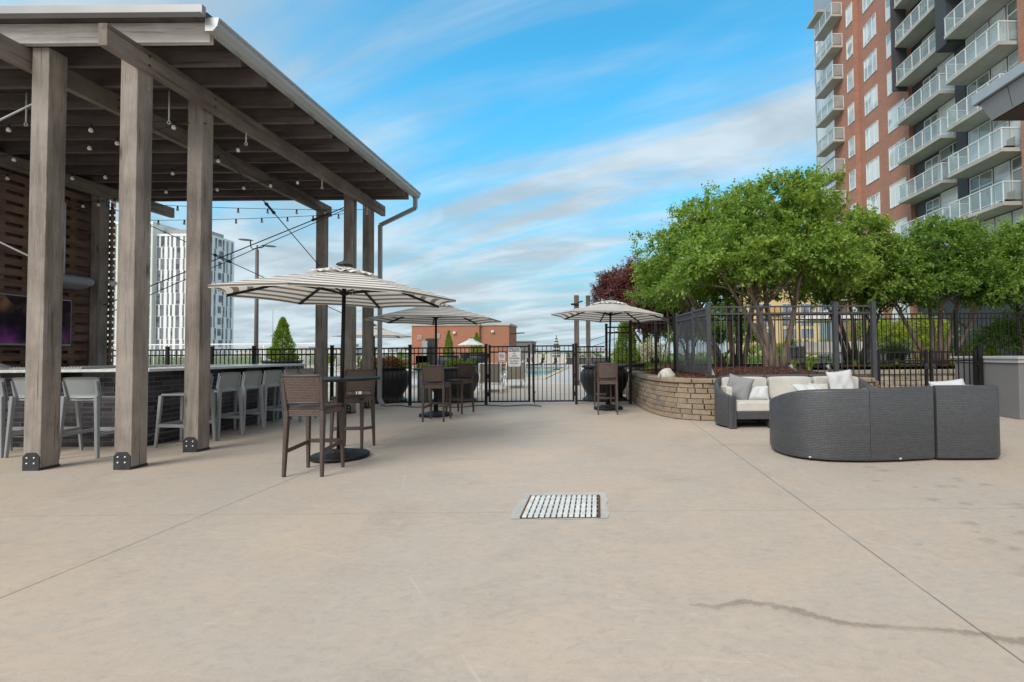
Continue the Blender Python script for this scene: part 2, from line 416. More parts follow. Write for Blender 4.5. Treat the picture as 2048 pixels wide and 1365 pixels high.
sl = bpy.data.lights.new('sun', 'SUN'); sl.energy = 1.4; sl.angle = R(34); sl.color = (1, .955, .885)
so = bpy.data.objects.new('sun', sl); COL.objects.link(so)
sd = Vector((math.sin(SUN_AZ)*math.cos(SUN_EL), math.cos(SUN_AZ)*math.cos(SUN_EL), math.sin(SUN_EL)))
so.rotation_euler = sd.to_track_quat('Z', 'Y').to_euler(); so.location = sd*60

cd = bpy.data.cameras.new('camera'); cam = bpy.data.objects.new('camera', cd); COL.objects.link(cam); sc.camera = cam
cd.sensor_width = 36; cd.lens = 967/2048*36; cd.shift_x = (1024-1195)/2048; cd.clip_end = 6000; cd.clip_start = .05
p_, r_ = R(1.5), R(.45)
fw = Vector((0, math.cos(p_), math.sin(p_))); u0 = Vector((0, -math.sin(p_), math.cos(p_))); rx = Vector((1, 0, 0))
rt = rx*math.cos(r_) - u0*math.sin(r_); upv = rx*math.sin(r_) + u0*math.cos(r_)
cam.matrix_world = Matrix(((rt.x, upv.x, -fw.x, 0), (rt.y, upv.y, -fw.y, 0), (rt.z, upv.z, -fw.z, 1.3), (0, 0, 0, 1)))
sc.view_settings.view_transform = 'Standard'; sc.view_settings.look = 'None'; sc.view_settings.gamma = 1; sc.view_settings.exposure = 1.12
sc.render.engine = 'CYCLES'; sc.cycles.use_denoising = True; sc.cycles.max_bounces = 8; sc.cycles.transparent_max_bounces = 16
# ================================================================== SETTING
def sheet(name, x0, x1, y0, y1, z, mat, nx=1, ny=1):
    m = MB()
    for i in range(nx):
        for j in range(ny):
            a, b = x0+(x1-x0)*i/nx, x0+(x1-x0)*(i+1)/nx; c, d = y0+(y1-y0)*j/ny, y0+(y1-y0)*(j+1)/ny
            m.add([(a,c,z),(b,c,z),(b,d,z),(a,d,z)], [(0,1,2,3)])
    return struct(m.build(name, mat))
M['city'] = plain('city_ground', (.20, .21, .18), .9, .35, .01, coord='Position')
sheet('ground', -3500, 3500, -300, 6000, -22, M['city'])
m = MB(); m.box(-45, 30, -14, 21, -.4, 0); struct(m.build('terrace_floor', M['concrete']))
# pool deck around the pool basin
m = MB()
for a in ((-45, -15, 21, 60), (-3.05, 30, 21, 60), (-15, -3.05, 21, 25.5), (-15, -3.05, 45.5, 60)): m.box(*a, -.4, .002)
struct(m.build('pool_deck_floor', M['deck']))
g = N('pool_water_surface'); g.bump(g.noise(g.coord('Position', (1, .6, 1)), 2.2, 4), .12, .05)
M['water'] = g.fin((.16, .50, .52), .06, 0, .5)
sheet('pool_water', -15, -3.05, 25.5, 45.5, -.13, M['water'])
M['coping'] = plain('pool_coping_stone', (.50, .40, .29), .7, .12, 6)
m = MB()
for a in ((-15.3, -2.72, 25.15, 25.5), (-3.05, -2.72, 25.5, 45.5), (-15.3, -2.72, 45.5, 45.85), (-15.3, -15, 25.5, 45.5)): m.box(*a, .003, .05)
struct(m.build('pool_coping_path', M['coping'], None, .015))

# wet trail left by a spilled drink, and drying drips at the right
def ribbon(name, pts, mat, z):
    rnd = random.Random(3); m = MB(); L = []; Rr = []
    dense = []
    for i in range(len(pts)-1):
        for k in range(7):
            t = k/7; dense.append(tuple(pts[i][j]*(1-t)+pts[i+1][j]*t for j in range(3)))
    dense.append(pts[-1])
    wl = wr = 0
    for i, (x, y, wd) in enumerate(dense):
        a = dense[max(i-1, 0)]; b = dense[min(i+1, len(dense)-1)]
        tx, ty = b[0]-a[0], b[1]-a[1]; l = math.hypot(tx, ty); nx, ny = -ty/l, tx/l
        wl = .55*wl + rnd.uniform(-.4, .4); wr = .55*wr + rnd.uniform(-.4, .4)
        L.append((x+nx*wd*1.3*(1+wl), y+ny*wd*1.3*(1+wl), z)); Rr.append((x-nx*wd*1.3*(1+wr), y-ny*wd*1.3*(1+wr), z))
    n = len(L)
    m.add(L+Rr, [(n+i, n+i+1, i+1, i) for i in range(n-1)], False, [[(i,-1),(i+1,-1),(i+1,1),(i,1)] for i in range(n-1)])
    return struct(m.build(name, mat))
trail = [(.475,2.515,.009),(.52,2.50,.020),(.585,2.48,.022),(.655,2.50,.021),(.74,2.53,.024),(.83,2.52,.028),(.93,2.48,.028),(1.0,2.45,.034),(1.06,2.40,.030),(1.14,2.345,.028),(1.24,2.31,.026),(1.35,2.29,.022),(1.5,2.275,.020),(1.66,2.255,.022),(1.74,2.235,.020),(1.80,2.205,.03),(1.86,2.18,.03),(1.96,2.17,.03),(2.1,2.18,.03),(2.3,2.17,.025)]
ribbon('water_trail', [(x-.012, y+.022, w_*.9) for x, y, w_ in trail], M['wet'], .0009)
m = MB(); rnd = random.Random(11)
for k in range(46):
    cx, cy = rnd.gauss(3.45, .42), rnd.gauss(4.0, .75)
    if k > 30: cx, cy = rnd.gauss(2.95, .3), rnd.gauss(3.1, .5)
    r0 = rnd.uniform(.012, .065); n = 14; ph = [rnd.uniform(.55, 1.25) for _ in range(n)]
    m.add([(cx, cy, .0006+k*.00001)]+[(cx+r0*1.5*ph[i]*math.cos(2*PI*i/n), cy+r0*ph[i]*math.sin(2*PI*i/n), .0006+k*.00001) for i in range(n)], [(0, 1+i, 1+(i+1) % n) for i in range(n)], False, [[(0,0),(0,1),(0,1)]]*n)
struct(m.build('water_spots', M['damp']))

# drain grate with its cement surround
m = MB(); rnd = random.Random(5)
o = []; x0, x1, y0, y1 = -.70, .075, 3.84, 4.56
for (ax, ay, bx, by) in ((x0,y0,x1,y0),(x1,y0,x1,y1),(x1,y1,x0,y1),(x0,y1,x0,y0)):
    for k in range(9):
        t = k/9; o.append((ax+(bx-ax)*t+rnd.uniform(-.016,.016), ay+(by-ay)*t+rnd.uniform(-.012,.012)))
m.add([(x, y, .0035) for x, y in o], [tuple(range(len(o)))])
struct(m.build('cement_patch_floor', M['patch']))
gr = thing('drain_grate', 'square white slotted drain grate set in the terrace concrete', 'drain grate', (-.31, 4.15, 0))
M['rust'] = plain('rusty_frame', (.14, .055, .032), .85, .35, 14)
m = MB(); m.box(-.625,.012,3.855,4.445,.0045,.006); m.build('pit_dark_plate', M['black_m'], gr)  # flat black plate stands in for the shade below the slats
m = MB(); m.box(-.626,-.614,3.852,4.448,.0065,.016); m.box(-.006,.008,3.852,4.448,.0065,.016); m.box(-.614,-.006,4.432,4.446,.0065,.014); m.build('frame', M['rust'], gr)
m = MB()
for k in range(13):
    a = -.609 + k*.0463; m.box(a, a+.0345, 3.862, 4.43, .0065, .017)
for yy in (3.95, 4.06, 4.17, 4.28, 4.38): m.box(-.609, -.01, yy-.006, yy+.006, .0062, .012)
m.build('slats', plain('grate_white', (.58,.60,.59), .6, .16, 9), gr, .002)

# ================================================================== PAVILION
K = .0146
def zr(y, z): return z + K*(y-5.6)
pv = thing('bar_pavilion', 'timber bar pavilion with flat roof, exposed rafters and clustered posts', 'pavilion', (-8, 8.7, 0))
def post(x, y, plate=True, knob=False):
    m = MB(); m.box(x, x+.2, y, y+.2, .03, zr(y, 4.97)); p = m.build('post', M['post'], pv, .006)
    m = MB(); m.box(x-.004, x+.204, y+.002, y+.204, .001, .035)
    # plate with clipped upper corners on the south face
    z1, c = .205, .045
    pl = [(x+.004,.001),(x+.196,.001),(x+.196,z1-c),(x+.196-c,z1),(x+.004+c,z1),(x+.004,z1-c)]
    m.add([(a, y-.010, b) for a, b in pl]+[(a, y+.002, b) for a, b in pl], [tuple(range(6))]+[(i, i+6, (i+1)%6+6, (i+1)%6) for i in range(6)])
    bp = m.build('base_plate', M['plate'], p)
    for bx in (.058, .142):
        for bz in (.085, .148):
            m = MB(); m.lathe([(.0115,0),(.0115,.004),(.007,.010),(0,.012)], (0,0,0), 10)
            m.v = [(x+bx+a, y-.010-c2, bz+b) for a, b, c2 in m.v]; m.build('bolt', M['bolt'], bp)
    return p
post(-6.65, 5.62); post(-5.61, 5.63); post(-5.665, 6.63)
post(-6.93, 11.86); post(-5.72, 10.86); post(-5.80, 11.9)
post(-10.95, 10.4); post(-10.95, 5.63)
def beam(x, y0, y1, w_=.10):
    m = MB(); m.add([(x,y0,zr(y0,4.72)),(x+w_,y0,zr(y0,4.72)),(x+w_,y1,zr(y1,4.72)),(x,y1,zr(y1,4.72)),(x,y0,zr(y0,4.97)),(x+w_,y0,zr(y0,4.97)),(x+w_,y1,zr(y1,4.97)),(x,y1,zr(y1,4.97))],
        [(0,3,2,1),(4,5,6,7),(0,1,5,4),(1,2,6,5),(2,3,7,6),(3,0,4,7)])
    b = m.build('beam', M['beam'], pv, .006)
    for yy in (y0+.5, y0+1.5, y1-1.25, y1-.35):
        for dzb in (.07, .18): m = MB(); m.cyl((x+w_-.002, yy, zr(yy, 4.72)+dzb), (x+w_+.008, yy, zr(yy, 4.72)+dzb), .014, 8); m.build('bolt', M['black_m'], b)
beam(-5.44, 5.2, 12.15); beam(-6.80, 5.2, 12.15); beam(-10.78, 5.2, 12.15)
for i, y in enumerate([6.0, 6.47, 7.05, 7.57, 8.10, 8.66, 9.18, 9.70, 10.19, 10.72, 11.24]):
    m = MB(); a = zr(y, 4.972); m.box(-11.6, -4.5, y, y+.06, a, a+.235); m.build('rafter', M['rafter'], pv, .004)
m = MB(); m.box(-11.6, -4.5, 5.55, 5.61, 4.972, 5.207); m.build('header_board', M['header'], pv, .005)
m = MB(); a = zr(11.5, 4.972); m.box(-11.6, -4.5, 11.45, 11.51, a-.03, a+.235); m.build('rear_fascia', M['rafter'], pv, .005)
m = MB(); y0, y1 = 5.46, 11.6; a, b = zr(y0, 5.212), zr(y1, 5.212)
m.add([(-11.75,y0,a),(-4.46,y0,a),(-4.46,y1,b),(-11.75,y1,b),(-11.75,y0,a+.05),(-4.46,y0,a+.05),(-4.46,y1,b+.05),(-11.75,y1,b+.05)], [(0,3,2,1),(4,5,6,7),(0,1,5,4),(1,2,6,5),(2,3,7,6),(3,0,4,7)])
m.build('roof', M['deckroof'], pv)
m = MB(); m.box(-11.8, -4.47, 5.40, 5.455, 5.20, 5.315); m.box(-11.8, -4.47, 5.37, 5.40, 5.20, 5.212); m.build('roof_flashing', M['galv_d'], pv, .004)
# K-style gutter along the east edge
prof = [(-.14,0),(-.05,0),(0,.06),(.0,.125),(.022,.135),(.022,.155),(-.014,.155),(-.014,.14),(-.02,.06),(-.058,.012),(-.14,.012)]
m = MB(); y0, y1 = 5.48, 11.86
n = len(prof); vs = []
for y in (y0, y1):
    for a, b in prof: vs.append((-4.36+a, y, zr(y, 5.06)+b))
m.add(vs, [(i, (i+1)%n, n+(i+1)%n, n+i) for i in range(n)])
cap = [(-.14,0),(-.05,0),(0,.06),(.022,.155),(-.14,.155)]
for y in (y0, y1): m.add([(-4.36+a, y, zr(y, 5.06)+b) for a, b in cap], [(0,1,2,3,4)])
m.build('gutter', M['galv'], pv)
m = MB()
P = [(-4.44,11.76,5.16),(-4.44,11.76,4.9),(-5.40,11.99,4.55),(-5.40,11.99,.22),(-5.28,11.90,.07)]
for i in range(4): m.bar(P[i], P[i+1], .085, .085, (0,1,0) if i != 1 else (0,1,.1))
m.build('downspout', M['galv_d'], pv, .004)
# slatted screen on the west side
m = MB(); rnd = random.Random(2)
z = .25; k = 0
while z < 5.0:
    m.box(-11.02, -10.985, 4.2, 10.62, z, z+.13)
    if z > .4: m.box(-11.15, -11.115, 4.2, 10.62, z+.10, z+.24)
    z += .2
for y in (5.0, 6.5, 8.0, 9.5): m.box(-11.113, -11.023, y, y+.09, .02, 4.7)
yb_ = 4.3
while yb_ < 10.5:
    m.box(-11.022, -10.992, yb_, yb_+.12, .25, 4.68); yb_ += .41
m.box(-11.2,-11.17,4.2,10.62,.02,5.2)
m.build('slat_screen', M['slat'], pv)
m = MB(); rnd = random.Random(4); z = .28
while z < 4.6:
    m.box(-10.94, -10.70, 10.645, 10.68, z, z+.095); z += .14
m.box(-10.73, -10.70, 10.60, 10.645, .02, 4.72)
m.build('slat_return', M['slat'], pv)
# brace rods with turnbuckles
def rod(a, b, mat='rod', r=.010, turn=None):
    m = MB(); m.cyl(a, b, r, 6); o = m.build('brace_rod', M[mat], pv)
    if turn:
        a = Vector(a); b = Vector(b); d = (b-a).normalized(); c = a.lerp(b, turn); s_ = d.cross(Vector((0,0,1))).normalized()
        sd2 = s_.cross(d).normalized()
        m = MB()
        for s in (-1, 1): m.cyl(c-d*.16+sd2*.022*s, c+d*.16+sd2*.022*s, .008, 6)
        for s in (-1, 1): m.cyl(c+d*(.17*s)-d*.02, c+d*(.17*s)+d*.02, .03, 8)
        m.build('turnbuckle', M['rod'], o)
rod((-5.48,6.75,4.42), (-6.85,11.88,3.52), 'rod', .010, .42)
rod((-5.66,10.95,4.72), (-10.8,10.5,2.42), 'rod', .011, .12); rod((-5.62,10.98,4.70), (-10.8,10.55,2.22), 'rod', .008)
rod((-10.8,10.5,4.66), (-5.70,10.98,2.22), 'rod', .009, .48)
rod((-6.6,5.75,4.45), (-10.9,5.75,2.35), 'rodl', .011); rod((-6.6,5.75,2.43), (-10.9,5.75,4.5), 'rodl', .011)
# hanging eye bolts
for hx, hy in ((-7.9,6.62),(-5.9,6.6),(-5.38,7.35),(-5.38,9.4),(-5.38,11.25),(-6.9,8.2)):
    m = MB(); zz = zr(hy, 4.72) if hx > -5.5 else 4.97
    m.cyl((hx, hy, zz+.02), (hx, hy, 4.56 if hx < -5.5 else zz-.16), .009, 6)
    zl = 4.54 if hx < -5.5 else zz-.18
    m.tube([(hx+.022*math.cos(t), hy, zl+.022*math.sin(t)) for t in [2*PI*i/10 for i in range(11)]], .007, 5)
    m.build('eye_bolt', M['offwhite'], pv)
# two flood lamps on the screen end
for zz, yy in ((2.98, 10.5), (2.62, 10.72)):
    m = MB(); m.lathe([(.02,0),(.025,.05),(.07,.14),(.072,.15),(.06,.145)], (0,0,0), 16)
    m.v = [(-10.62+b*.8, yy, zz-b*.5+a) if False else (-10.66+c_*.85+a*.3, yy+b, zz-c_*.5+a*.85) for a, b, c_ in m.v]
    o = m.build('flood_lamp', M['offwhite'], pv)

# string lights -------------------------------------------------------------
M['bulb'] = plain('milky_bulb_glass', (.78, .76, .72), .25, .05, 9)
sb = MB(); sb.lathe([(.012,-.005),(.016,-.01),(.017,-.04),(.014,-.052),(.014,-.01)], (0,0,0), 8)
bb = MB(); bb.lathe([(.013,-.05),(.020,-.062),(.026,-.082),(.026,-.096),(.017,-.108),(0,-.112)], (0,0,0), 10)
proto_s = proto_b = None
def strand(label, pts, bulbs, drop=.0):
    """pts: way-points of the wire; bulbs: parameters along the wire"""
    global proto_s, proto_b
    t = thing('string_light', label, 'string lights', pts[0], 'string lights under the pavilion roof')
    P = [Vector(p) for p in pts]; L = [0]
    for i in range(len(P)-1): L.append(L[-1]+(P[i+1]-P[i]).length)
    def at(u):
        d = u*L[-1]
        for i in range(len(P)-1):
            if d <= L[i+1]+1e-6:
                k = (d-L[i])/(L[i+1]-L[i]); q = P[i].lerp(P[i+1], k); q.z -= .05*4*k*(1-k)*min(1, (L[i+1]-L[i])/3); return q
        return P[-1]
    m = MB(); m.tube([at(i/60) for i in range(61)], .006, 5); m.build('wire', M['black_m'], t)
    for u in bulbs:
        q = at(u)
        if proto_s is None:
            proto_s = sb.build('socket', M['black_m']); proto_b = bb.build('bulb', M['bulb']); b = proto_b; s = proto_s
        else:
            b = proto_b.copy(); s = proto_s.copy(); COL.objects.link(b); COL.objects.link(s)
        b.parent = t; b.location = q - Vector(pts[0]); s.parent = b; s.location = (0,0,0)
def lin(n, a=.04, b=.97): return [a+(b-a)*i/(n-1) for i in range(n)]
strand('string of bulbs hung level nearest the front header', [(-10.7,6.62,4.55),(-7.9,6.62,4.56),(-5.9,6.6,4.56),(-5.42,6.66,4.55)], lin(9, .05, .92))
strand('string of bulbs slanting from the eye bolt by the nearest corner post', [(-10.7,8.0,4.6),(-5.9,6.64,4.5)], lin(8, .07, .9))
strand('string of bulbs crossing to the middle of the east beam', [(-10.7,8.5,4.58),(-6.9,8.2,4.55),(-5.39,7.35,4.62)], lin(9, .05, .96))
strand('string of bulbs rising from the screen towards the east beam middle', [(-10.7,9.9,4.5),(-8.0,9.0,4.5),(-5.39,8.9,4.62)], lin(11, .03, .97))
strand('dark string of bulbs against the pale sky, upper of two at the back', [(-10.7,10.35,4.66),(-5.39,11.2,4.70)], lin(9, .05, .95))
strand('dark string of bulbs against the pale sky, lower of two at the back', [(-10.7,10.85,4.40),(-5.6,11.0,4.56)], lin(9, .04, .94))

# television, wall speaker, monitor on the screen
tv = thing('television', 'large flat television with a dark screen on the slatted screen', 'television', (-10.9, 9.1, 1.5))
m = MB(); m.box(-10.97, -10.86, 8.25, 9.97, 1.54, 2.49); m.build('frame', M['galv_d'], tv, .008)
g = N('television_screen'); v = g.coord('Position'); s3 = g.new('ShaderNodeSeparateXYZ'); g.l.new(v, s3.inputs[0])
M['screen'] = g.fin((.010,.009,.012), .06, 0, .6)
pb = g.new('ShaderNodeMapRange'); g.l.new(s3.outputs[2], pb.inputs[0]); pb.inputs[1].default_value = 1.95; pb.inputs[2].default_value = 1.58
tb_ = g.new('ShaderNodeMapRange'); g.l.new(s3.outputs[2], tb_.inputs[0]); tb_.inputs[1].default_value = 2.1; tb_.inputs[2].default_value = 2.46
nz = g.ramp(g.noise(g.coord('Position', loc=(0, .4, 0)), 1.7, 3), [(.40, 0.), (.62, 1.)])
em = g.mix(g.math('MULTIPLY', pb.outputs[0], nz), (.004, .003, .006), (.16, .03, .20)); em = g.mix(g.math('MULTIPLY', tb_.outputs[0], g.ramp(g.noise(v, 2.3, 3), [(.45, 0.), (.6, 1.)])), em, (.16, .09, .035))  # purple and warm emission painted in place of reflections on the dark screen
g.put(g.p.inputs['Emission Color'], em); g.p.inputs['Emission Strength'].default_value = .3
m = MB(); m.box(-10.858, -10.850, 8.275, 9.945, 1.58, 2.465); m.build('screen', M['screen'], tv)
hs = thing('wall_heater', 'rounded pale grey heater hood mounted above the television', 'heater', (-10.8, 9.6, 2.7))
m = MB(); n = 9
pr = []
for k in range(n): t = PI/2*k/(n-1); pr.append((-.30+.0+.26*math.sin(t)+.0, .16*math.cos(t)))
pf = [(-10.97,2.72),(-10.75,2.72),(-10.52,2.80),(-10.49,2.86),(-10.51,2.92),(-10.60,2.97),(-10.97,3.0)]
nn = len(pf); m.add([(a, 9.3, b) for a, b in pf]+[(a, 10.08, b) for a, b in pf], [tuple(range(nn)), tuple(range(2*nn-1, nn-1, -1))]+[(i, nn+i, nn+(i+1)%nn, (i+1)%nn) for i in range(nn)])
m.build('hood', M['grey_pl'], hs, .03, 3)
m = MB(); m.box(-10.96, -10.94, 9.87, 9.90, 3.0, 4.5); m.build('conduit', M['rodl'], hs)
ms = thing('small_speaker', 'small black box speaker on the slatted screen below the television', 'speaker', (-10.9, 9.5, 1.3))
m = MB(); m.box(-10.97, -10.80, 9.42, 9.70, 1.23, 1.47); m.build('cabinet', M['black_m'], ms, .01)
m = MB(); m.lathe([(.075,0),(.07,.01),(.03,.004),(.0,.012)], (0,0,0), 16); m.v = [(-10.80+c_, 9.56+a, 1.35+b) for a, b, c_ in m.v]; m.build('cone', M['plate'], ms)

# ================================================================== BAR
bar = thing('outdoor_bar', 'long outdoor bar with pale stone counter and dark glossy tiled base', 'bar', (-8.2, 8.6, 0))
m = MB(); m.box(-10.9, -6.60, 7.10, 7.55, .002, 1.09); m.box(-7.05, -6.605, 7.552, 10.15, .002, 1.09); m.box(-10.9, -7.06, 9.75, 10.15, .002, 1.09)
m.build('tiled_base', M['tile'], bar, .004)
m = MB(); poly = [(-10.92,6.80),(-6.30,6.80),(-6.30,10.5),(-10.6,10.5),(-10.6,9.7),(-7.15,9.7),(-7.15,7.6),(-10.92,7.6)]
m.prism(poly, 1.095, 1.135); m.build('counter', M['counter'], bar, .006)
m = MB()
pr_ = [(-10.9,6.98,.165),(-6.50,6.98,.165),(-6.50,10.15,.165)]
for a, b in zip(pr_, pr_[1:]): m.cyl(a, b, .025, 10)
for x in (-9.6, -8.3, -7.2): m.box(x-.012, x+.012, 6.98, 7.099, .14, .16)
for y in (8.0, 9.0, 9.9): m.box(-6.599, -6.50, y-.012, y+.012, .14, .16)
m.build('foot_rail', M['plate'], bar)
for x in (-10.2,-9.0,-7.8): m = MB(); m.box(x-.03, x+.03, 6.86, 7.098, 1.0, 1.094); m.build('counter_bracket', M['black_m'], bar)
for y in (7.8,8.8,9.8): m = MB(); m.box(-6.598, -6.36, y-.03, y+.03, 1.0, 1.094); m.build('counter_bracket', M['black_m'], bar)
t = thing('drip_tray', 'slotted silver tray lying on the bar counter behind the posts', 'tray', (-8.0, 7.15, 1.137))
m = MB(); m.box(-8.5, -7.45, 6.98, 7.32, 1.137, 1.152); m.build('pan', M['galv_d'], t, .005)
m = MB()
for k in range(22): m.box(-8.46+k*.046, -8.43+k*.046, 7.0, 7.3, 1.153, 1.166)
m.build('slats', M['galv'], t)
t = thing('folded_cloth', 'crumpled dark grey cloth bundle lying on the bar counter', 'cloth', (-8.9, 7.2, 1.137))
m = MB(); rnd = random.Random(9)
nx, ny = 22, 12; vs = []
for i in range(nx+1):
    for j in range(ny+1):
        u, v = i/nx, j/ny; e = max(0, math.sin(PI*u)*math.sin(PI*v))**.5
        vs.append((-9.22+u*.62+.01*math.sin(9*v), 7.0+v*.3+.02*math.sin(7*u), 1.138+e*(.055+.022*math.sin(17*u+5*v)+.014*math.sin(31*u-9*v))))
m.add(vs, [(i*(ny+1)+j, (i+1)*(ny+1)+j, (i+1)*(ny+1)+j+1, i*(ny+1)+j+1) for i in range(nx) for j in range(ny)], True)
m.build('cloth', plain('grey_cloth', (.16,.155,.17), .9, .3, 12), t)

# grey moulded bar stools
def grey_stool(label):
    t = thing('grey_bar_stool', label, 'bar stool', (0,0,0), 'grey bar stools along the bar')
    m = MB()        # faces +Y; back at -Y
    nx = 8; vs = []; 
    for side in (0, 1):
        for i in range(nx+1):
            u = -1+2*i/nx; cur = .035*u*u
            for j in range(6):
                v = j/5; z = .775+.275*v; hw = .205+.012*v
                vs.append((u*hw, -.205-.055*v+cur-(.018 if side else 0), z+(-.012*u*u*u*u if j == 5 else 0)))
    A = (nx+1)*6; fs = []
    for i in range(nx):
        for j in range(5):
            q = (i*6+j, (i+1)*6+j, (i+1)*6+j+1, i*6+j+1); fs.append(q[::-1]); fs.append(tuple(A+k for k in q))
        fs.append((i*6+5, (i+1)*6+5, A+(i+1)*6+5, A+i*6+5)); fs.append((A+i*6, A+(i+1)*6, (i+1)*6, i*6))
    for j in range(5):
        fs.append((j, j+1, A+j+1, A+j)); k = nx*6; fs.append((A+k+j, A+k+j+1, k+j+1, k+j))
    m.add(vs, fs, True); m.build('backrest', M['grey_pl'], t)
    m = MB(); m.prism([(-.19,-.20),(.19,-.20),(.205,.17),(.17,.205),(-.17,.205),(-.205,.17)], .735, .765); m.build('seat', M['grey_pl'], t, .01, 3)
    for sx in (-1, 1):
        m = MB(); m.bar((sx*.20,-.235,.80), (sx*.245,-.26,0), .045, .05, (0,1,0), .028, .034); m.bar((sx*.196,-.21,.795),(sx*.207,-.25,1.0),.03,.035,(0,1,0),.012,.02); m.build('leg', M['grey_pl'], t, .006)
        m = MB(); m.bar((sx*.19,.185,.74), (sx*.225,.225,0), .045, .045, (0,1,0), .028, .03); m.build('leg', M['grey_pl'], t, .006)
        m = MB(); m.bar((sx*.225,-.245,.30), (sx*.212,.21,.31), .022, .045, (0,0,1)); m.build('footrest', M['grey_pl'], t, .004)
    m = MB(); m.bar((-.212,.212,.31), (.212,.212,.31), .024, .05, (0,0,1)); m.build('footrest', M['grey_pl'], t, .004)
    return t
gs = grey_stool('grey bar stool at the front of the bar, farthest left behind the outer post')
gs.location = (-8.05, 6.62, 0)
dup(gs, (-7.48, 6.60, 0), R(-2), 'grey bar stool at the front of the bar, peeking out right of the outer post')
dup(gs, (-6.72, 6.52, 0), R(3), 'grey bar stool at the front of the bar, half hidden by the corner post')
for i, (y, a, lb) in enumerate(((7.22, 92, 'grey bar stool on the east side of the bar, behind the inner corner post'),
        (7.77, 88, 'grey bar stool second along the east side of the bar from the corner post'), (8.30, 91, 'grey bar stool third along the east side of the bar from the corner post'),
        (8.82, 87, 'grey bar stool fourth along the east side of the bar from the corner post'), (9.34, 93, 'grey bar stool fifth along the east side of the bar from the corner post'),
        (9.83, 90, 'grey bar stool last along the east side of the bar, beside the rear post'))):
    dup(gs, (-6.15+(.02 if i % 2 else 0), y, 0), R(a), lb)
# ================================================================== TABLES, UMBRELLAS, WICKER STOOLS
def weave(name, c, dark, cell=(.028,.014), coord='Object', axes='xz', rough=.5, amt=.8):
    g = N(name)
    if coord == 'UV':
        v0 = g.new('ShaderNodeTexCoord').outputs['UV']
    else:
        v = g.coord('Object'); sp = g.new('ShaderNodeSeparateXYZ'); g.l.new(v, sp.inputs[0])
        cb = g.new('ShaderNodeCombineXYZ'); g.l.new(g.math('ADD', sp.outputs[0], g.math('MULTIPLY', sp.outputs[1], .9)), cb.inputs[0])
        g.l.new(sp.outputs[2], cb.inputs[1]); v0 = cb.outputs[0]
    b = g.new('ShaderNodeTexBrick'); g.l.new(v0, b.inputs['Vector']); b.offset = .5
    b.inputs['Scale'].default_value = 1; b.inputs['Brick Width'].default_value = cell[0]; b.inputs['Row Height'].default_value = cell[1]
    b.inputs['Mortar Size'].default_value = cell[1]*.22; b.inputs['Mortar Smooth'].default_value = .9
    b.inputs['Color1'].default_value = (*tuple(x*1.15 for x in c), 1); b.inputs['Color2'].default_value = (*tuple(x*.85 for x in c), 1); b.inputs['Mortar'].default_value = (*dark, 1)
    n = g.noise(g.coord('Object', (1.0,1.0,9)), 1.6, 4)
    col = g.mix(g.math('MULTIPLY', g.ramp(n, [(.4, 0.), (.65, 1.)]), .4), b.outputs['Color'], tuple(x*.6 for x in c))
    g.bump(g.math('SUBTRACT', 1, b.outputs['Fac']), amt, .004)
    return g.fin(col, rough, 0, .5)
M['brown'] = plain('brown_resin', (.074, .050, .044), .5, .12, 6)
M['brownw'] = weave('brown_woven_resin', (.135, .092, .080), (.016, .010, .009), (.040, .0175))
M['brownl'] = weave('brown_ribbed_resin', (.080, .055, .048), (.040, .028, .025), (.2, .016), amt=.5)

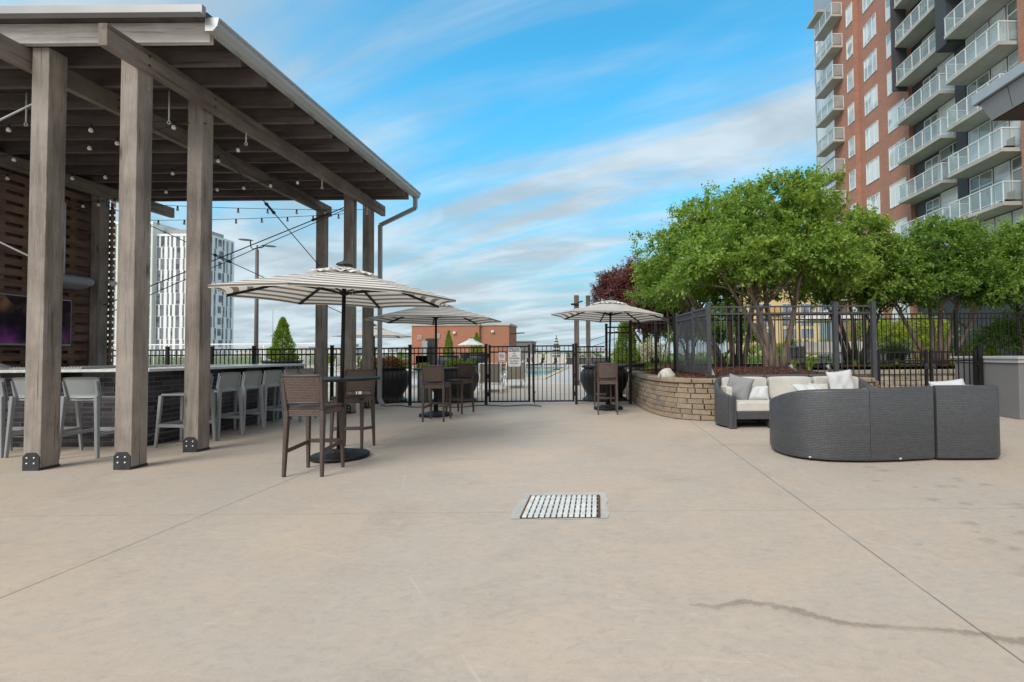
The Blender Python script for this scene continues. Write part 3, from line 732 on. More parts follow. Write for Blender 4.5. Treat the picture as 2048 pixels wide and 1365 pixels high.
def brown_stool(label):
    t = thing('wicker_bar_stool', label, 'bar stool', (0,0,0), 'brown woven bar stools at the umbrella tables')
    # faces +Y, back at -Y
    for sx in (-1, 1):
        m = MB(); m.bar((sx*.193,-.205,.70), (sx*.205,-.235,0), .048, .055, (0,1,0), .030, .036); m.bar((sx*.193,-.203,.695), (sx*.208,-.262,1.085), .030, .05, (0,1,0), .022, .028)
        m.build('leg', M['brownl'], t, .006)
        m = MB(); m.bar((sx*.19,.175,.70), (sx*.202,.20,0), .048, .048, (0,1,0), .030, .032); m.build('leg', M['brownl'], t, .006)
        m = MB(); m.bar((sx*.198,-.215,.27), (sx*.194,.188,.305), .022, .042, (0,0,1)); m.build('footrest', M['brown'], t, .004)
    m = MB(); m.bar((-.194,.192,.315), (.194,.192,.315), .024, .046, (0,0,1)); m.build('footrest', M['brown'], t, .004)
    # seat with woven skirt
    m = MB(); m.prism([(-.20,-.21),(.20,-.21),(.205,.19),(.18,.21),(-.18,.21),(-.205,.19)], .722, .745); m.build('seat', M['brownl'], t, .008, 3)
    m = MB(); m.box(-.17,.17,-.222,-.200,.645,.722); m.box(-.165,.165,.188,.204,.655,.722)
    for sx in (-1,1): m.box(sx*.200-.009, sx*.200+.009, -.18, .15, .66, .722)
    m.build('seat_skirt', M['brownw'], t, .004)
    # slightly curved woven back panel with frame
    m = MB(); nx = 10; rows = 6; vs = []
    def bk(u, v, d): 
        z = .80+.28*v; y = -.212-.048*v - .030*(1-u*u) + d
        return (u*(.182+.012*v), y, z)
    for d in (0, -.016):
        for i in range(nx+1):
            for j in range(rows): vs.append(bk(-1+2*i/nx, j/(rows-1), d))
    A = (nx+1)*rows; fs = []
    for i in range(nx):
        for j in range(rows-1):
            q = (i*rows+j, (i+1)*rows+j, (i+1)*rows+j+1, i*rows+j+1); fs.append(q[::-1]); fs.append(tuple(A+k for k in q))
    m.add(vs, fs, True); m.build('backrest', M['brownw'], t)
    m = MB()
    m.tube([(lambda p: (p[0], p[1]-.008, p[2]+.008))(bk(-1.08+2.16*i/10, 1.0, 0)) for i in range(11)], .015, 8); m.build('back_rail', M['brown'], t); m = MB()
    m.tube([(lambda p: (p[0], p[1]-.008, p[2]-.004))(bk(-1.05+2.1*i/10, 0, 0)) for i in range(11)], .014, 8)
    m.build('back_rail', M['brown'], t)
    return t
bs = brown_stool('brown woven bar stool nearest the camera, back turned, at the closest umbrella table')
bs.location = (-3.18, 5.47, 0)
dup(bs, (-3.42, 6.76, 0), R(185), 'brown woven bar stool on the far side of the closest umbrella table')
dup(bs, (-3.20, 9.66, 0), R(-1), 'brown woven bar stool on the near side of the middle umbrella table')
dup(bs, (-3.10, 10.86, 0), R(160), 'brown woven bar stool behind the middle umbrella table, turned askew')
dup(bs, (.205, 10.55, 0), R(1), 'brown woven bar stool, back turned, at the umbrella table right of the gate')
dup(bs, (.12, 12.02, 0), R(180), 'brown woven bar stool mostly hidden behind the table right of the gate')

def bar_table(label, loc):
    t = thing('bar_table', label, 'bar table', (0,0,0), 'round black bar tables')
    m = MB(); m.lathe([(.44,.985),(.462,.99),(.468,1.0),(.468,1.012),(.46,1.02),(.025,1.02)], (0,0,0), 56, False); m.build('tabletop', M['black'], t)
    m = MB(); m.lathe([(.045,.09),(.045,.96),(.13,.975),(.13,.984)], (0,0,0), 20); m.build('pedestal', M['black_m'], t)
    m = MB(); m.lathe([(.335,.002),(.345,.02),(.345,.042),(.325,.058),(.24,.066),(.225,.072),(.20,.082),(.19,.086),(.075,.092),(.07,.115),(.046,.118)], (0,0,0), 56); m.build('base', M['black'], t)
    for k in range(3): m = MB(); m.cyl((.15*math.cos(k*2.1+.5), .15*math.sin(k*2.1+.5), .088), (.15*math.cos(k*2.1+.5), .15*math.sin(k*2.1+.5), .10), .018, 8); m.build('knob', M['plate'], t)
    t.location = loc; return t
bt = bar_table('round black bar table closest to the camera under a striped umbrella', (-3.29, 6.2, 0))
dup(bt, (-3.47, 10.38, 0), 0, 'round black bar table under the middle striped umbrella left of the gate')
dup(bt, (.24, 11.35, 0), 0, 'round black bar table in front of the black urn right of the gate')

def stripemat(name, a, b, top):
    g = N(name)
    v = g.new('ShaderNodeTexCoord').outputs['UV']; sp = g.new('ShaderNodeSeparateXYZ'); g.l.new(v, sp.inputs[0])
    f = g.math('FRACT', g.math('MULTIPLY', sp.outputs[1], top))
    s = g.math('GREATER_THAN', f, .56)
    n = g.noise(g.coord('Object'), 14, 4)
    c = g.mix(s, a, b); c = g.mix(.12, c, g.ramp(n, [(.2, .3), (.8, .7)]), 'OVERLAY')
    g.put(g.p.inputs['Base Color'], c); g.p.inputs['Roughness'].default_value = .85; g.p.inputs['Specular IOR Level'].default_value = .15
    tr = g.new('ShaderNodeBsdfTranslucent'); g.l.new(c, tr.inputs[0])
    ms_ = g.new('ShaderNodeMixShader'); ms_.inputs[0].default_value = .30
    g.l.new(g.p.outputs[0], ms_.inputs[1]); g.l.new(tr.outputs[0], ms_.inputs[2]); g.l.new(ms_.outputs[0], g.n['Material Output'].inputs[0])
    return g.m
M['stripe'] = stripemat('striped_canvas', (.82,.81,.785), (.235,.215,.19), 8.5)
M['plaincanvas'] = stripemat('plain_canvas', (.68,.68,.66), (.68,.68,.66), 9.0)

def umbrella(name, label, cat, rad=1.40, rim=2.05, apex=2.47, phase=7, mat='stripe', nseg=8, group=None, rings=8):
    t = thing(name, label, cat, (0,0,0), group)
    ph = R(phase); seg = 6
    def surf(a, s):        # a: index+fraction round, s 0..1 from apex to rim
        k = int(math.floor(a)); fr = a-k
        c0 = ph+2*PI*k/nseg; c1 = ph+2*PI*(k+1)/nseg
        x = (1-fr)*math.cos(c0)+fr*math.cos(c1); y = (1-fr)*math.sin(c0)+fr*math.sin(c1)
        inn = 1-.045*4*fr*(1-fr)*s
        z = apex-.07-(apex-.07-rim)*(s**1.12) - .03*4*fr*(1-fr)*s*(1-s) + .012*4*fr*(1-fr)*s*s
        return (x*rad*s*inn, y*rad*s*inn, z)
    m = MB()
    for k in range(nseg):
        for i in range(seg):
            for j in range(rings):
                a0, a1 = k+i/seg, k+(i+1)/seg; s0, s1 = .06+.94*j/rings, .06+.94*(j+1)/rings
                q = [surf(a0, s0), surf(a0, s1), surf(a1-1e-9, s1), surf(a1-1e-9, s0)]
                m.add(q, [(0,1,2,3)], True, [[(i/seg, s0),(i/seg, s1),((i+1)/seg, s1),((i+1)/seg, s0)]])
    o = m.build('canopy', M[mat], t)
    o.modifiers.new('weld', 'WELD').merge_threshold = .0004
    # hem turned down at the rim, closed over the rib tips
    m = MB()
    for k in range(nseg):
        for i in range(seg):
            a0, a1 = k+i/seg, k+(i+1)/seg; p, q = surf(a0, 1), surf(a1-1e-9, 1)
            m.add([p, q, (q[0]*.995, q[1]*.995, q[2]-.030), (p[0]*.995, p[1]*.995, p[2]-.030)], [(3,2,1,0)], True, [[(0,1.0),(1,1.0),(1,1.03),(0,1.03)]])
    m.build('hem', M[mat], t)
    # raised vent flap
    m = MB()
    for k in range(nseg):
        for i in range(seg):
            for j in range(2):
                a0, a1 = k+i/seg, k+(i+1)/seg; rr = (.02, .16, .30)
                q = []
                for a, s in ((a0, rr[j]), (a0, rr[j+1]), (a1-1e-9, rr[j+1]), (a1-1e-9, rr[j])):
                    x, y, z = surf(a, s); fr = a-math.floor(a+1e-12)
                    rip = .016*math.sin(a*2*PI*2.5)*(s/.3)**2
                    q.append((x, y, z+.055-.02*(s/.3)+rip))
                m.add(q, [(0,1,2,3)], True, [[(0, rr[j]*1.0),(0, rr[j+1]),(1, rr[j+1]),(1, rr[j])]])
    m.build('vent_flap', M[mat], t)
    m = MB(); m.lathe([(.10,-.012),(.095,.005),(.05,.03),(.022,.04),(.018,.06),(0,.066)], (0,0,apex), 16); m.build('finial', M['plate'], t)
    m = MB(); m.lathe([(.023,.10),(.023,apex-.03)], (0,0,0), 14); m.build('pole', M['iron'], t)
    m = MB(); m.lathe([(.02,0),(.05,.01),(.05,.05),(.02,.06)], (0,0,rim+.02), 14); m.build('hub', M['iron'], t); m = MB(); m.lathe([(.02,0),(.055,.01),(.055,.05),(.02,.06)], (0,0,apex-.13), 14); m.build('hub', M['iron'], t)
    for k in range(nseg):
        m = MB(); a = surf(k, .05); b = surf(k, .992); h = surf(k, .48)
        lo = lambda p, d: (p[0], p[1], p[2]-d)
        m.bar(lo(a,.024), lo(h,.022), .024, .030); m.bar(lo(h,.022), lo(b,.020), .024, .028)
        m.bar((.04*math.cos(ph+2*PI*k/nseg), .04*math.sin(ph+2*PI*k/nseg), rim+.05), lo(h,.03), .012, .018)
        m.build('rib', M['iron'], t)
    m = MB(); m.tube([(.16,-.10,rim+.08),(.162,-.10,rim-.05)], .003, 4); m.cyl((.162,-.10,rim-.05),(.162,-.10,rim-.09),.007,6); m.build('pull_cord', M['offwhite'], t)
    return t
um = umbrella('patio_umbrella', 'striped patio umbrella closest to the camera, over the nearest black table', 'umbrella', group='striped umbrellas over the terrace tables')
um.location = (-3.29, 6.2, 0); um.rotation_euler = (R(.5), R(1.2), 0)
u2 = dup(um, (-3.47, 10.38, 0), R(14), 'striped patio umbrella in the middle, partly behind the closest one')
u3 = dup(um, (.24, 11.35, .12), R(3), 'striped patio umbrella right of the gate, below the red tree'); u3.rotation_euler = (R(-1.0), R(2.0), R(3))
dup(um, (-8.45, 18.3, -.03), R(20), 'faint striped umbrella beyond the fence, behind the rear pavilion posts', 'striped umbrellas by the pool')
wu = umbrella('white_umbrella', 'small plain white umbrella in front of the brick bulkhead', 'umbrella', 1.0, 2.02, 2.55, 22, 'plaincanvas', 6)
wu.location = (-9.4, 36, 0)
# closed striped umbrella by the far end of the pool
t = thing('closed_umbrella', 'closed striped umbrella standing upright at the far end of the pool', 'umbrella', (-3.4, 40, 0))
m = MB(); n = 14; prof = [(.05,1.0),(.30,1.05),(.34,1.25),(.27,1.7),(.17,2.2),(.08,2.62),(.02,2.72)]
for i in range(len(prof)-1):
    for k in range(n):
        q = []
        for (r0, z0), kk in ((prof[i],k),(prof[i],k+1),(prof[i+1],k+1),(prof[i+1],k)):
            rr = r0*(1.15 if kk % 2 else .8); q.append((-3.4+rr*math.cos(2*PI*kk/n), 40+rr*math.sin(2*PI*kk/n), z0))
        m.add(q, [(0,1,2,3)], True, [[(0,prof[i][1]),(1,prof[i][1]),(1,prof[i+1][1]),(0,prof[i+1][1])]])
m.build('furled_canopy', stripemat('furled_striped_canvas', (.62,.61,.58), (.10,.10,.11), 4.2), t)
m = MB(); m.cyl((-3.4,40,.08),(-3.4,40,2.85),.03,8); m.build('pole', M['iron'], t)
m = MB(); m.lathe([(.3,.004),(.3,.05),(.06,.09)], (-3.4,40,0), 20); m.build('base', M['black'], t)

# ================================================================== FENCES AND GATES
def fpost(m, x, y, z0, z1, w_=.065):
    m.box(x-w_/2, x+w_/2, y-w_/2, y+w_/2, z0, z1); m.box(x-w_/2-.006, x+w_/2+.006, y-w_/2-.006, y+w_/2+.006, z1, z1+.022)
def fence(name, label, p, q, z0, z1, posts, mat='iron', pitch=.11, gap=.07, z2=None, group=None, pw=.065, drop=.14):
    """metal picket fence from p to q; posts: fractions along; one pickets mesh per panel"""
    t = thing(name, label, 'fence', (p[0], p[1], z0), group)
    P = Vector((*p, 0)); Q = Vector((*q, 0)); L = (Q-P).length; d = (Q-P)/L
    at = lambda s: P + d*s
    for s in posts:
        m = MB(); c = at(s*L); fpost(m, c.x, c.y, z0, z1+.05, pw); m.build('post', M[mat], t)
    for zz in (z1-.02, z1-drop-.02, z0+gap+.02):
        m = MB(); a, b = at(0), at(L); m.bar((a.x,a.y,zz), (b.x,b.y,zz), .03, .036); m.build('rail', M[mat], t)
    ps = sorted(set(posts)|{0.0, 1.0})
    for s0, s1 in zip(ps, ps[1:]):
        m = MB(); n = max(1, round((s1-s0)*L/pitch))
        for k in range(1, n):
            c = at((s0+(s1-s0)*k/n)*L); m.bar((c.x,c.y,z0+gap), (c.x,c.y,z1-.005), .017, .017, (0,1,0) if abs(d.x) > .5 else (1,0,0))
        m.build('pickets', M[mat], t)
    return t
FY = 12.5
def fx(*px): return [(-1195+p)/967*FY for p in px]
xs = fx(217, 335, 424, 508, 664, 820, 972); L0 = xs[0]-2.4; L = xs[-1]-L0
fence('pool_fence', 'long black metal picket fence left of the gate, running behind the bar', (L0, FY), (xs[-1], FY), 0, 1.50, [0]+[(x-L0)/L for x in xs])
xs = fx(1152, 1213); L = xs[1]-xs[0]
fence('pool_fence', 'short low black picket fence panel right of the double gate', (xs[0], FY), (xs[1]-.05, FY), 0, 1.50, [0])
m = MB()
def gate(name, label, x0, x1, y, z1, handle_x, drop=.14, hinge=None, grp=None):
    t = thing(name, label, 'gate', ((x0+x1)/2, y, 0), grp)
    m = MB()
    for x in (x0, x1): m.box(x-.026, x+.026, y-.026, y+.026, .07, z1+.03)
    for zz in (z1-.02, z1-drop-.02, .09): m.box(x0+.026, x1-.026, y-.018, y+.018, zz-.018, zz+.018)
    m.build('frame', M['iron'], t)
    m = MB(); n = round((x1-x0)/.113)
    for k in range(1, n):
        x = x0+(x1-x0)*k/n; m.box(x-.0085, x+.0085, y-.0085, y+.0085, .108, z1-.038)
    m.build('pickets', M['iron'], t)
    m = MB(); m.box(handle_x-.035, handle_x+.035, y-.05, y-.028, .72*z1, .72*z1+.11); m.cyl((handle_x, y-.09, .75*z1),(handle_x, y-.05, .75*z1), .018, 8); m.build('latch', M['plate'], t)
    if hinge is not None:
        for zz in (.22, z1*.45, z1-.3): 
            m = MB(); m.box(hinge-.03, hinge+.03, y-.034, y-.027, zz, zz+.11); m.build('hinge', M['iron'], t)
    return t
gate('gate_leaf', 'black metal gate leaf carrying the notice and no smoking signs', -2.79, -1.77, FY, 1.52, -1.79, hinge=-2.83)
gl = gate('gate_leaf', 'black metal gate leaf without signs, with a drop bolt at its foot', -1.66, -.63, FY, 1.53, -1.67, hinge=-.60)
m = MB(); m.cyl((-1.63,FY-.03,.012),(-1.63,FY-.03,.36),.010,6); m.cyl((-1.63,FY-.035,.30),(-1.59,FY-.05,.34),.008,6); m.build('drop_bolt', M['plate'], gl)
# signs
def sign_text(body, size, x, y, z, mat, par, shear=0, bold=0, sx=1):
    cu = bpy.data.curves.new('lettering', 'FONT'); cu.body = body; cu.size = size; cu.align_x = 'CENTER'; cu.align_y = 'CENTER'; cu.extrude = .0006; cu.offset = bold; cu.shear = shear
    cu.materials.append(mat); o = bpy.data.objects.new('lettering', cu); COL.objects.link(o); o.parent = par
    o.location = Vector((x, y, z)) - par.location; 
    me = bpy.data.meshes.new_from_object(o.evaluated_get(bpy.context.evaluated_depsgraph_get())); bpy.data.objects.remove(o)
    o = bpy.data.objects.new('lettering', me); COL.objects.link(o); o.parent = par
    if not me.materials: me.materials.append(mat)
    o.location = Vector((x, y, z)) - par.location; o.rotation_euler = (R(90),0,0); o.scale = (sx,1,1)
M['ink'] = plain('black_ink', (.03,.032,.035), .6, .05, 5); M['navy'] = plain('navy_ink', (.022,.035,.16), .5, .05, 5); M['signw'] = plain('white_sign_face', (.72,.74,.75), .45, .04, 8); M['red'] = plain('red_ink', (.5,.04,.05), .5, .05, 5)
def rrect(x0, x1, z0, z1, r, n=5):
    o = []
    for cx, cz, a0 in ((x1-r,z1-r,0),(x0+r,z1-r,90),(x0+r,z0+r,180),(x1-r,z0+r,270)):
        for k in range(n+1): t = R(a0+90*k/n); o.append((cx+r*math.cos(t), cz+r*math.sin(t)))
    return o
def plate(m, poly, y0, y1):
    n = len(poly); m.add([(a,y0,b) for a,b in poly]+[(a,y1,b) for a,b in poly], [tuple(range(n))[::-1], tuple(range(n,2*n))]+[(i,(i+1)%n,n+(i+1)%n,n+i) for i in range(n)]); return m
SY = FY-.032
sx0, sx1, sz0, sz1 = -2.31, -1.985, .985, 1.475
st = thing('notice_sign', 'white and navy NOTICE sign banning glass containers in the pool area', 'sign', (-2.147, SY, 1.2))
plate(MB(), rrect(sx0, sx1, sz0, sz1, .035), SY-.003, SY+.001).build('plate', M['signw'], st)
plate(MB(), rrect(sx0+.014, sx1-.014, 1.368, sz1-.014, .018), SY-.0045, SY-.0032).build('header_band', M['navy'], st)
cxs = (sx0+sx1)/2
sign_text('NOTICE', .088, cxs, SY-.005, 1.413, M['signw'], st, .25, .0022, .90)
for body, z, s in (('NO', 1.322, .052), ('GLASS', 1.258, .052), ('CONTAINERS', 1.195, .052), ('ALLOWED IN', 1.125, .045), ('POOL AREA', 1.068, .045)):
    sign_text(body, s, cxs, SY-.0036, z, M['ink'], st, 0, .0014, .80)
m = MB()
for z in (1.022,): m.cyl((cxs, SY-.006, z), (cxs, SY-.003, z), .009, 8)
m.build('screw', M['plate'], st)
ns = thing('smoking_sign', 'small white no smoking sign with a red ring, beside the notice sign', 'sign', (-2.475, SY, 1.25))
plate(MB(), rrect(-2.555, -2.385, 1.11, 1.35, .012), SY-.003, SY+.001).build('plate', M['signw'], ns)
cx_, cz_ = -2.47, 1.262
m = MB(); n = 28
ring = lambda r: [(cx_+r*math.cos(2*PI*i/n), SY-.0042, cz_+r*math.sin(2*PI*i/n)) for i in range(n)]
m.add(ring(.058)+ring(.044), [(i,(i+1)%n,n+(i+1)%n,n+i) for i in range(n)])
m.bar((cx_-.034,SY-.0044,cz_+.034),(cx_+.034,SY-.0044,cz_-.034),.0012,.012); m.build('red_ring', M['red'], ns)
m = MB(); m.box(cx_-.035,cx_+.018,SY-.0038,SY-.0032,cz_-.008,cz_+.006); m.box(cx_+.022,cx_+.035,SY-.0038,SY-.0032,cz_-.008,cz_+.006); m.build('cigarette_mark', M['ink'], ns)
m = MB(); m.box(-2.54,-2.40,SY-.0038,SY-.0032,1.128,1.150); m.build('caption_bar', plain('grey_ink',(.3,.31,.32),.6,.1,9), ns)

# taller fence bays right of the gate, then up on the planter
fence('pool_fence', 'tall black picket fence bay behind the table right of the gate', (.23, FY), (.84, FY), 0, 2.00, [0, 1], z2=1)
fence('planter_fence', 'black picket fence bay standing on the curved stone planter wall', (.86, FY+.02), (2.02, FY+.02), .80, 2.24, [.0, .56, .98], gap=.05)
fence('planter_fence', 'black picket fence seen end on, running back across the mulch bed', (2.29, 10.0), (2.04, 12.42), .80, 2.26, [.42, .99], 'iron_g', .1, .05)
fence('planter_fence', 'charcoal picket fence on the mulch bed behind the wicker sofa', (2.29, 9.94), (5.6, 9.94), .72, 2.26, [0, .787], 'iron_g', .123, .05, pw=.085)
fence('garden_fence', 'black picket fence at the back of the mulch bed, beyond the low gates', (2.6, 14), (15.5, 14), .88, 2.40, [.0, .12, .33, .398, .604, .80, 1], 'iron', .125, .06, pw=.08)
# post that carries the right end down to the terrace
t = thing('gate_post', 'tall charcoal square post between the planter fence and the low gates', 'post', (5.66, 9.94, 0))
m = MB(); fpost(m, 5.655, 9.90, 0, 2.31, .085); m.build('shaft', M['iron_g'], t)
gate('low_gate', 'low black picket gate leaf next to the tall charcoal post', 5.76, 6.74, 9.93, 1.30, 6.72, .18, 5.72)
gate('low_gate', 'low black picket gate leaf next to the grey cabinet', 6.84, 7.74, 9.93, 1.30, 6.86, .18, 7.78)
t = thing('gate_post', 'low black square post where the gates meet the grey cabinet', 'post', (7.86, 9.93, 0))
m = MB(); fpost(m, 7.83, 9.93, 0, 1.38, .09); m.build('shaft', M['iron'], t)
t = thing('grey_cabinet', 'low grey painted outdoor cabinet with a pale stone top at the right edge', 'cabinet', (9, 9.9, 0))
M['gpaint'] = plain('grey_cabinet_paint', (.175,.176,.178), .65, .06, 1.2); M['gcap'] = plain('pale_grey_cap', (.42,.43,.44), .5, .1, 5)
m = MB(); m.box(7.93, 12.5, 9.12, 10.75, .002, 1.06); m.build('body', M['gpaint'], t, .01)
m = MB(); m.box(7.90, 12.53, 9.09, 10.78, 1.06, 1.135); m.build('trim', M['gcap'], t, .006); m = MB(); m.box(7.87,12.56,9.06,10.81,1.136,1.18); m.build('top', M['gcap'], t, .006)
# cable along the foot of the fence
m = MB(); rnd = random.Random(8)
m.tube([(-5.4+ i*.16, 12.15+.16*math.sin(i*.9)+.12*math.sin(i*.37+1), .012) for i in range(26)], .011, 6)
tag(m.build('power_cable', M['black_m']), 'loose black cable lying along the foot of the pool fence', 'cable')
# ================================================================== PLANTER
def smooth(pts, n=6):
    P = [Vector(p) for p in pts]; out = []
    for i in range(len(P)-1):
        p0, p1, p2, p3 = P[max(i-1,0)], P[i], P[i+1], P[min(i+2,len(P)-1)]
        for k in range(n):
            t = k/n
            out.append(.5*((2*p1)+(p2-p0)*t+(2*p0-5*p1+4*p2-p3)*t*t+(3*p1-p0-3*p2+p3)*t**3))
    out.append(P[-1]); return out
def stonemat(name, stops, rough=.85):
    g = N(name); rnd = g.new('ShaderNodeNewGeometry').outputs['Random Per Island']
    c = g.ramp(rnd, stops, 'CONSTANT')
    a = g.noise(g.coord('Position'), 7, 6, .65); b = g.noise(g.coord('Position'), 38, 4, .6)
    c = g.mix(g.math('MULTIPLY', g.ramp(a, [(.35, 0.), (.7, 1.)]), .45), c, (.15,.13,.11)); c = g.mix(.3, c, g.ramp(b, [(.25, .2), (.75, .8)]), 'OVERLAY')
    g.bump(g.math('ADD', a, g.math('MULTIPLY', b, .4)), .7, .02); return g.fin(c, rough, 0, .25)
M['stone'] = stonemat('split_face_block', [(0,(.30,.235,.17)),(.18,(.25,.20,.148)),(.34,(.325,.255,.185)),(.52,(.225,.19,.155)),(.62,(.275,.215,.155)),(.8,(.305,.25,.19)),(.95,(.185,.17,.155))])
M['stone_b'] = stonemat('pale_block', [(0,(.38,.33,.27)),(.3,(.31,.27,.22)),(.6,(.43,.385,.32)),(.85,(.34,.30,.25))])
def block_wall(name, label, pts, z1, mat, ch=.102, cap=.085, depth=.24, seed=1, lens=(.15,.42)):
    """pts in plan, visible face on the right-hand side of travel"""
    t = thing(name, label, 'retaining wall', (pts[0][0], pts[0][1], 0)); rnd = random.Random(seed)
    P = smooth([(x,y,0) for x, y in pts], 10); L = [0]
    for i in range(len(P)-1): L.append(L[-1]+(P[i+1]-P[i]).length)
    def at(s):
        s = max(0, min(L[-1]-1e-6, s))
        for i in range(len(P)-1):
            if s <= L[i+1]:
                d = (P[i+1]-P[i]).normalized(); return P[i]+d*(s-L[i]), Vector((d.y,-d.x,0))
    def blk(m, s0, s1, za, zb, out, chm=.014, dep=depth):
        j = rnd.uniform(-.007,.012); vs = []
        ns = max(1, int((s1-s0)/.22)); col = []
        for k in range(ns+1):
            s = s0+(s1-s0)*k/ns; p, nn = at(s)
            e = chm if k in (0, ns) else 0
            si = s+(chm if k == 0 else -chm if k == ns else 0); pi, ni = at(si)
            jj = j+rnd.uniform(-.006,.006)
            col.append([p-nn*dep+Vector((0,0,za)), p+nn*(out-.016)+Vector((0,0,za)), pi+ni*(out+jj)+Vector((0,0,za+chm)), pi+ni*(out+jj+rnd.uniform(-.004,.004))+Vector((0,0,zb-chm)), p+nn*(out-.016)+Vector((0,0,zb)), p-nn*dep+Vector((0,0,zb))])
        o = []; fs = []
        for c in col: o += c
        for k in range(ns):
            for q in range(6): fs.append((k*6+q, k*6+(q+1)%6, (k+1)*6+(q+1)%6, (k+1)*6+q))
        fs.append((5,4,3,2,1,0)); b = ns*6; fs.append(tuple(b+q for q in range(6)))
        m.add(o, fs)
    m = MB(); z = .003; row = 0
    while z < z1-cap-.01:
        zt = min(z+ch, z1-cap); s = -rnd.uniform(0, .3)
        while s < L[-1]:
            l = rnd.uniform(*lens); a, b = max(0, s+.002), min(L[-1], s+l-.002)
            if b-a > .04: blk(m, a, b, z+.0015, zt-.0015, -.004*row)
            s += l
        z = zt; row += 1
    m.build('block_courses', M[mat], t)
    m = MB(); s = 0
    while s < L[-1]:
        l = rnd.uniform(.38,.50); a, b = s+.002, min(L[-1], s+l-.002)
        if b-a > .04: blk(m, a, b, z1-cap+.001, z1, .022, .012, depth+.04)
        s += l
    m.build('cap_stones', M[mat], t)
    return t
outline = [(.82,19.5),(.86,16.5),(.93,13.2),(1.08,11.0),(1.40,9.80),(1.95,9.30),(2.7,9.22),(3.6,9.22),(4.6,9.2),(5.28,9.24)]
block_wall('planter_wall', 'curved tan split face block planter wall beside the wicker sofa', [(x,y) for x,y in outline], .80, 'stone')
block_wall('planter_wall', 'end return of the tan block planter wall next to the low gates', [(5.33,9.24),(5.46,9.4),(5.5,10.5),(5.52,12.95)], .74, 'stone', seed=4)
block_wall('planter_wall', 'straight pale block retaining wall seen through the low gates', [(5.56,13.1),(7.5,13.1),(9.5,13.1),(13.5,13.1)], .80, 'stone_b', .125, .12, seed=6, lens=(.28,.40))
# soil and mulch as one undulating bed
def bed(name, poly, z, mat, amp=.03, step=.14, seed=1, mound=None):
    xs_ = [p[0] for p in poly]; ys_ = [p[1] for p in poly]
    def inside(x, y):
        c = False; j = len(poly)-1
        for i in range(len(poly)):
            if (poly[i][1] > y) != (poly[j][1] > y) and x < (poly[j][0]-poly[i][0])*(y-poly[i][1])/(poly[j][1]-poly[i][1])+poly[i][0]: c = not c
            j = i
        return c
    rnd = random.Random(seed); idx = {}; m = MB(); vs = []; fs = []
    nx = int((max(xs_)-min(xs_))/step)+2; ny = int((max(ys_)-min(ys_))/step)+2
    def vid(i, j):
        if (i, j) not in idx:
            x = min(xs_)+i*step; y = min(ys_)+j*step; idx[(i,j)] = len(vs)
            vs.append((x, y, z+rnd.uniform(-amp, amp)+(mound(x, y) if mound else 0)))
        return idx[(i,j)]
    for i in range(nx):
        for j in range(ny):
            if inside(min(xs_)+(i+.5)*step, min(ys_)+(j+.5)*step): fs.append((vid(i,j),vid(i+1,j),vid(i+1,j+1),vid(i,j+1)))
    m.add(vs, fs, True)
    return struct(m.build(name, mat))
g = N('bark_mulch'); v = g.coord('Position'); vo = g.new('ShaderNodeTexVoronoi'); g.put(vo.inputs['Vector'], g.coord('Position', (1,1.7,1), (0,0,.5))); vo.inputs['Scale'].default_value = 26
c = g.mix(g.ramp(g.noise(v, 9, 6), [(.3,0.),(.7,1.)]), (.075,.032,.022), (.165,.075,.050)); c = g.mix(.55, c, g.mix(1, vo.outputs['Color'], (.20,.085,.055), 'MULTIPLY'))
g.bump(g.math('ADD', vo.outputs['Distance'], g.noise(v, 40, 4)), 1.0, .03); M['mulch'] = g.fin(c, .9, 0, .15)
mpoly = [(1.03,19.4),(1.08,16.5),(1.14,13.2),(1.28,11.1),(1.58,10.0),(2.05,9.52),(2.75,9.44),(5.22,9.44),(5.30,9.7),(5.32,13.2),(15,13.25),(15,15.6),(6,15.8),(3.4,16.6),(2.2,17.4),(1.6,19.4)]
struct(bed('mulch_ground', mpoly, .735, M['mulch'], .012, .10, 2, lambda x, y: .17*min(1, max(0, (y-9.6)/3.2))*min(1, max(0, (x-1.2)/1.2))+.03*math.sin(2.1*x)*math.sin(1.7*y)))
# bark chips strewn on top
rng = np.random.default_rng(3)
def quadcloud(name, V, mat, parent=None, kind=None):
    """V: (n,4,3) quads -> one mesh"""
    n = len(V); me = bpy.data.meshes.new(name)
    off = np.zeros(3); t = parent
    while t is not None: off += np.array(t.location); t = t.parent
    co = (V.reshape(-1,3)-off).astype(np.float32)
    me.vertices.add(4*n); me.vertices.foreach_set('co', co.ravel())
    me.loops.add(4*n); me.loops.foreach_set('vertex_index', np.arange(4*n, dtype=np.int32))
    me.polygons.add(n); me.polygons.foreach_set('loop_start', np.arange(0,4*n,4,dtype=np.int32))
    me.update(calc_edges=True); me.materials.append(mat)
    o = bpy.data.objects.new(name, me); COL.objects.link(o)
    if parent is not None: o.parent = parent
    if kind: o['kind'] = kind
    return o
def nrm(a): return a/np.maximum(np.linalg.norm(a, axis=-1, keepdims=True), 1e-6)
def make_leaves(P, D, ln, wd, up=.6):
    """leaf quads at P pointing along D"""
    n = len(P); nn = nrm(rng.normal(size=(n,3))*.55 + np.array([0,0,up])); side = nrm(np.cross(D, nn))
    ln = np.broadcast_to(ln, (n,))[:,None]; wd = np.broadcast_to(wd, (n,))[:,None]
    mid = P + D*ln*.45 - np.array([0,0,1])*ln*.05
    return np.stack([P, mid+side*wd*.5, P+D*ln-np.array([0,0,1])*ln*.10, mid-side*wd*.5], 1)
n = 5200; px_ = rng.uniform(1.2, 14.5, n); py_ = rng.uniform(9.5, 15.5, n)
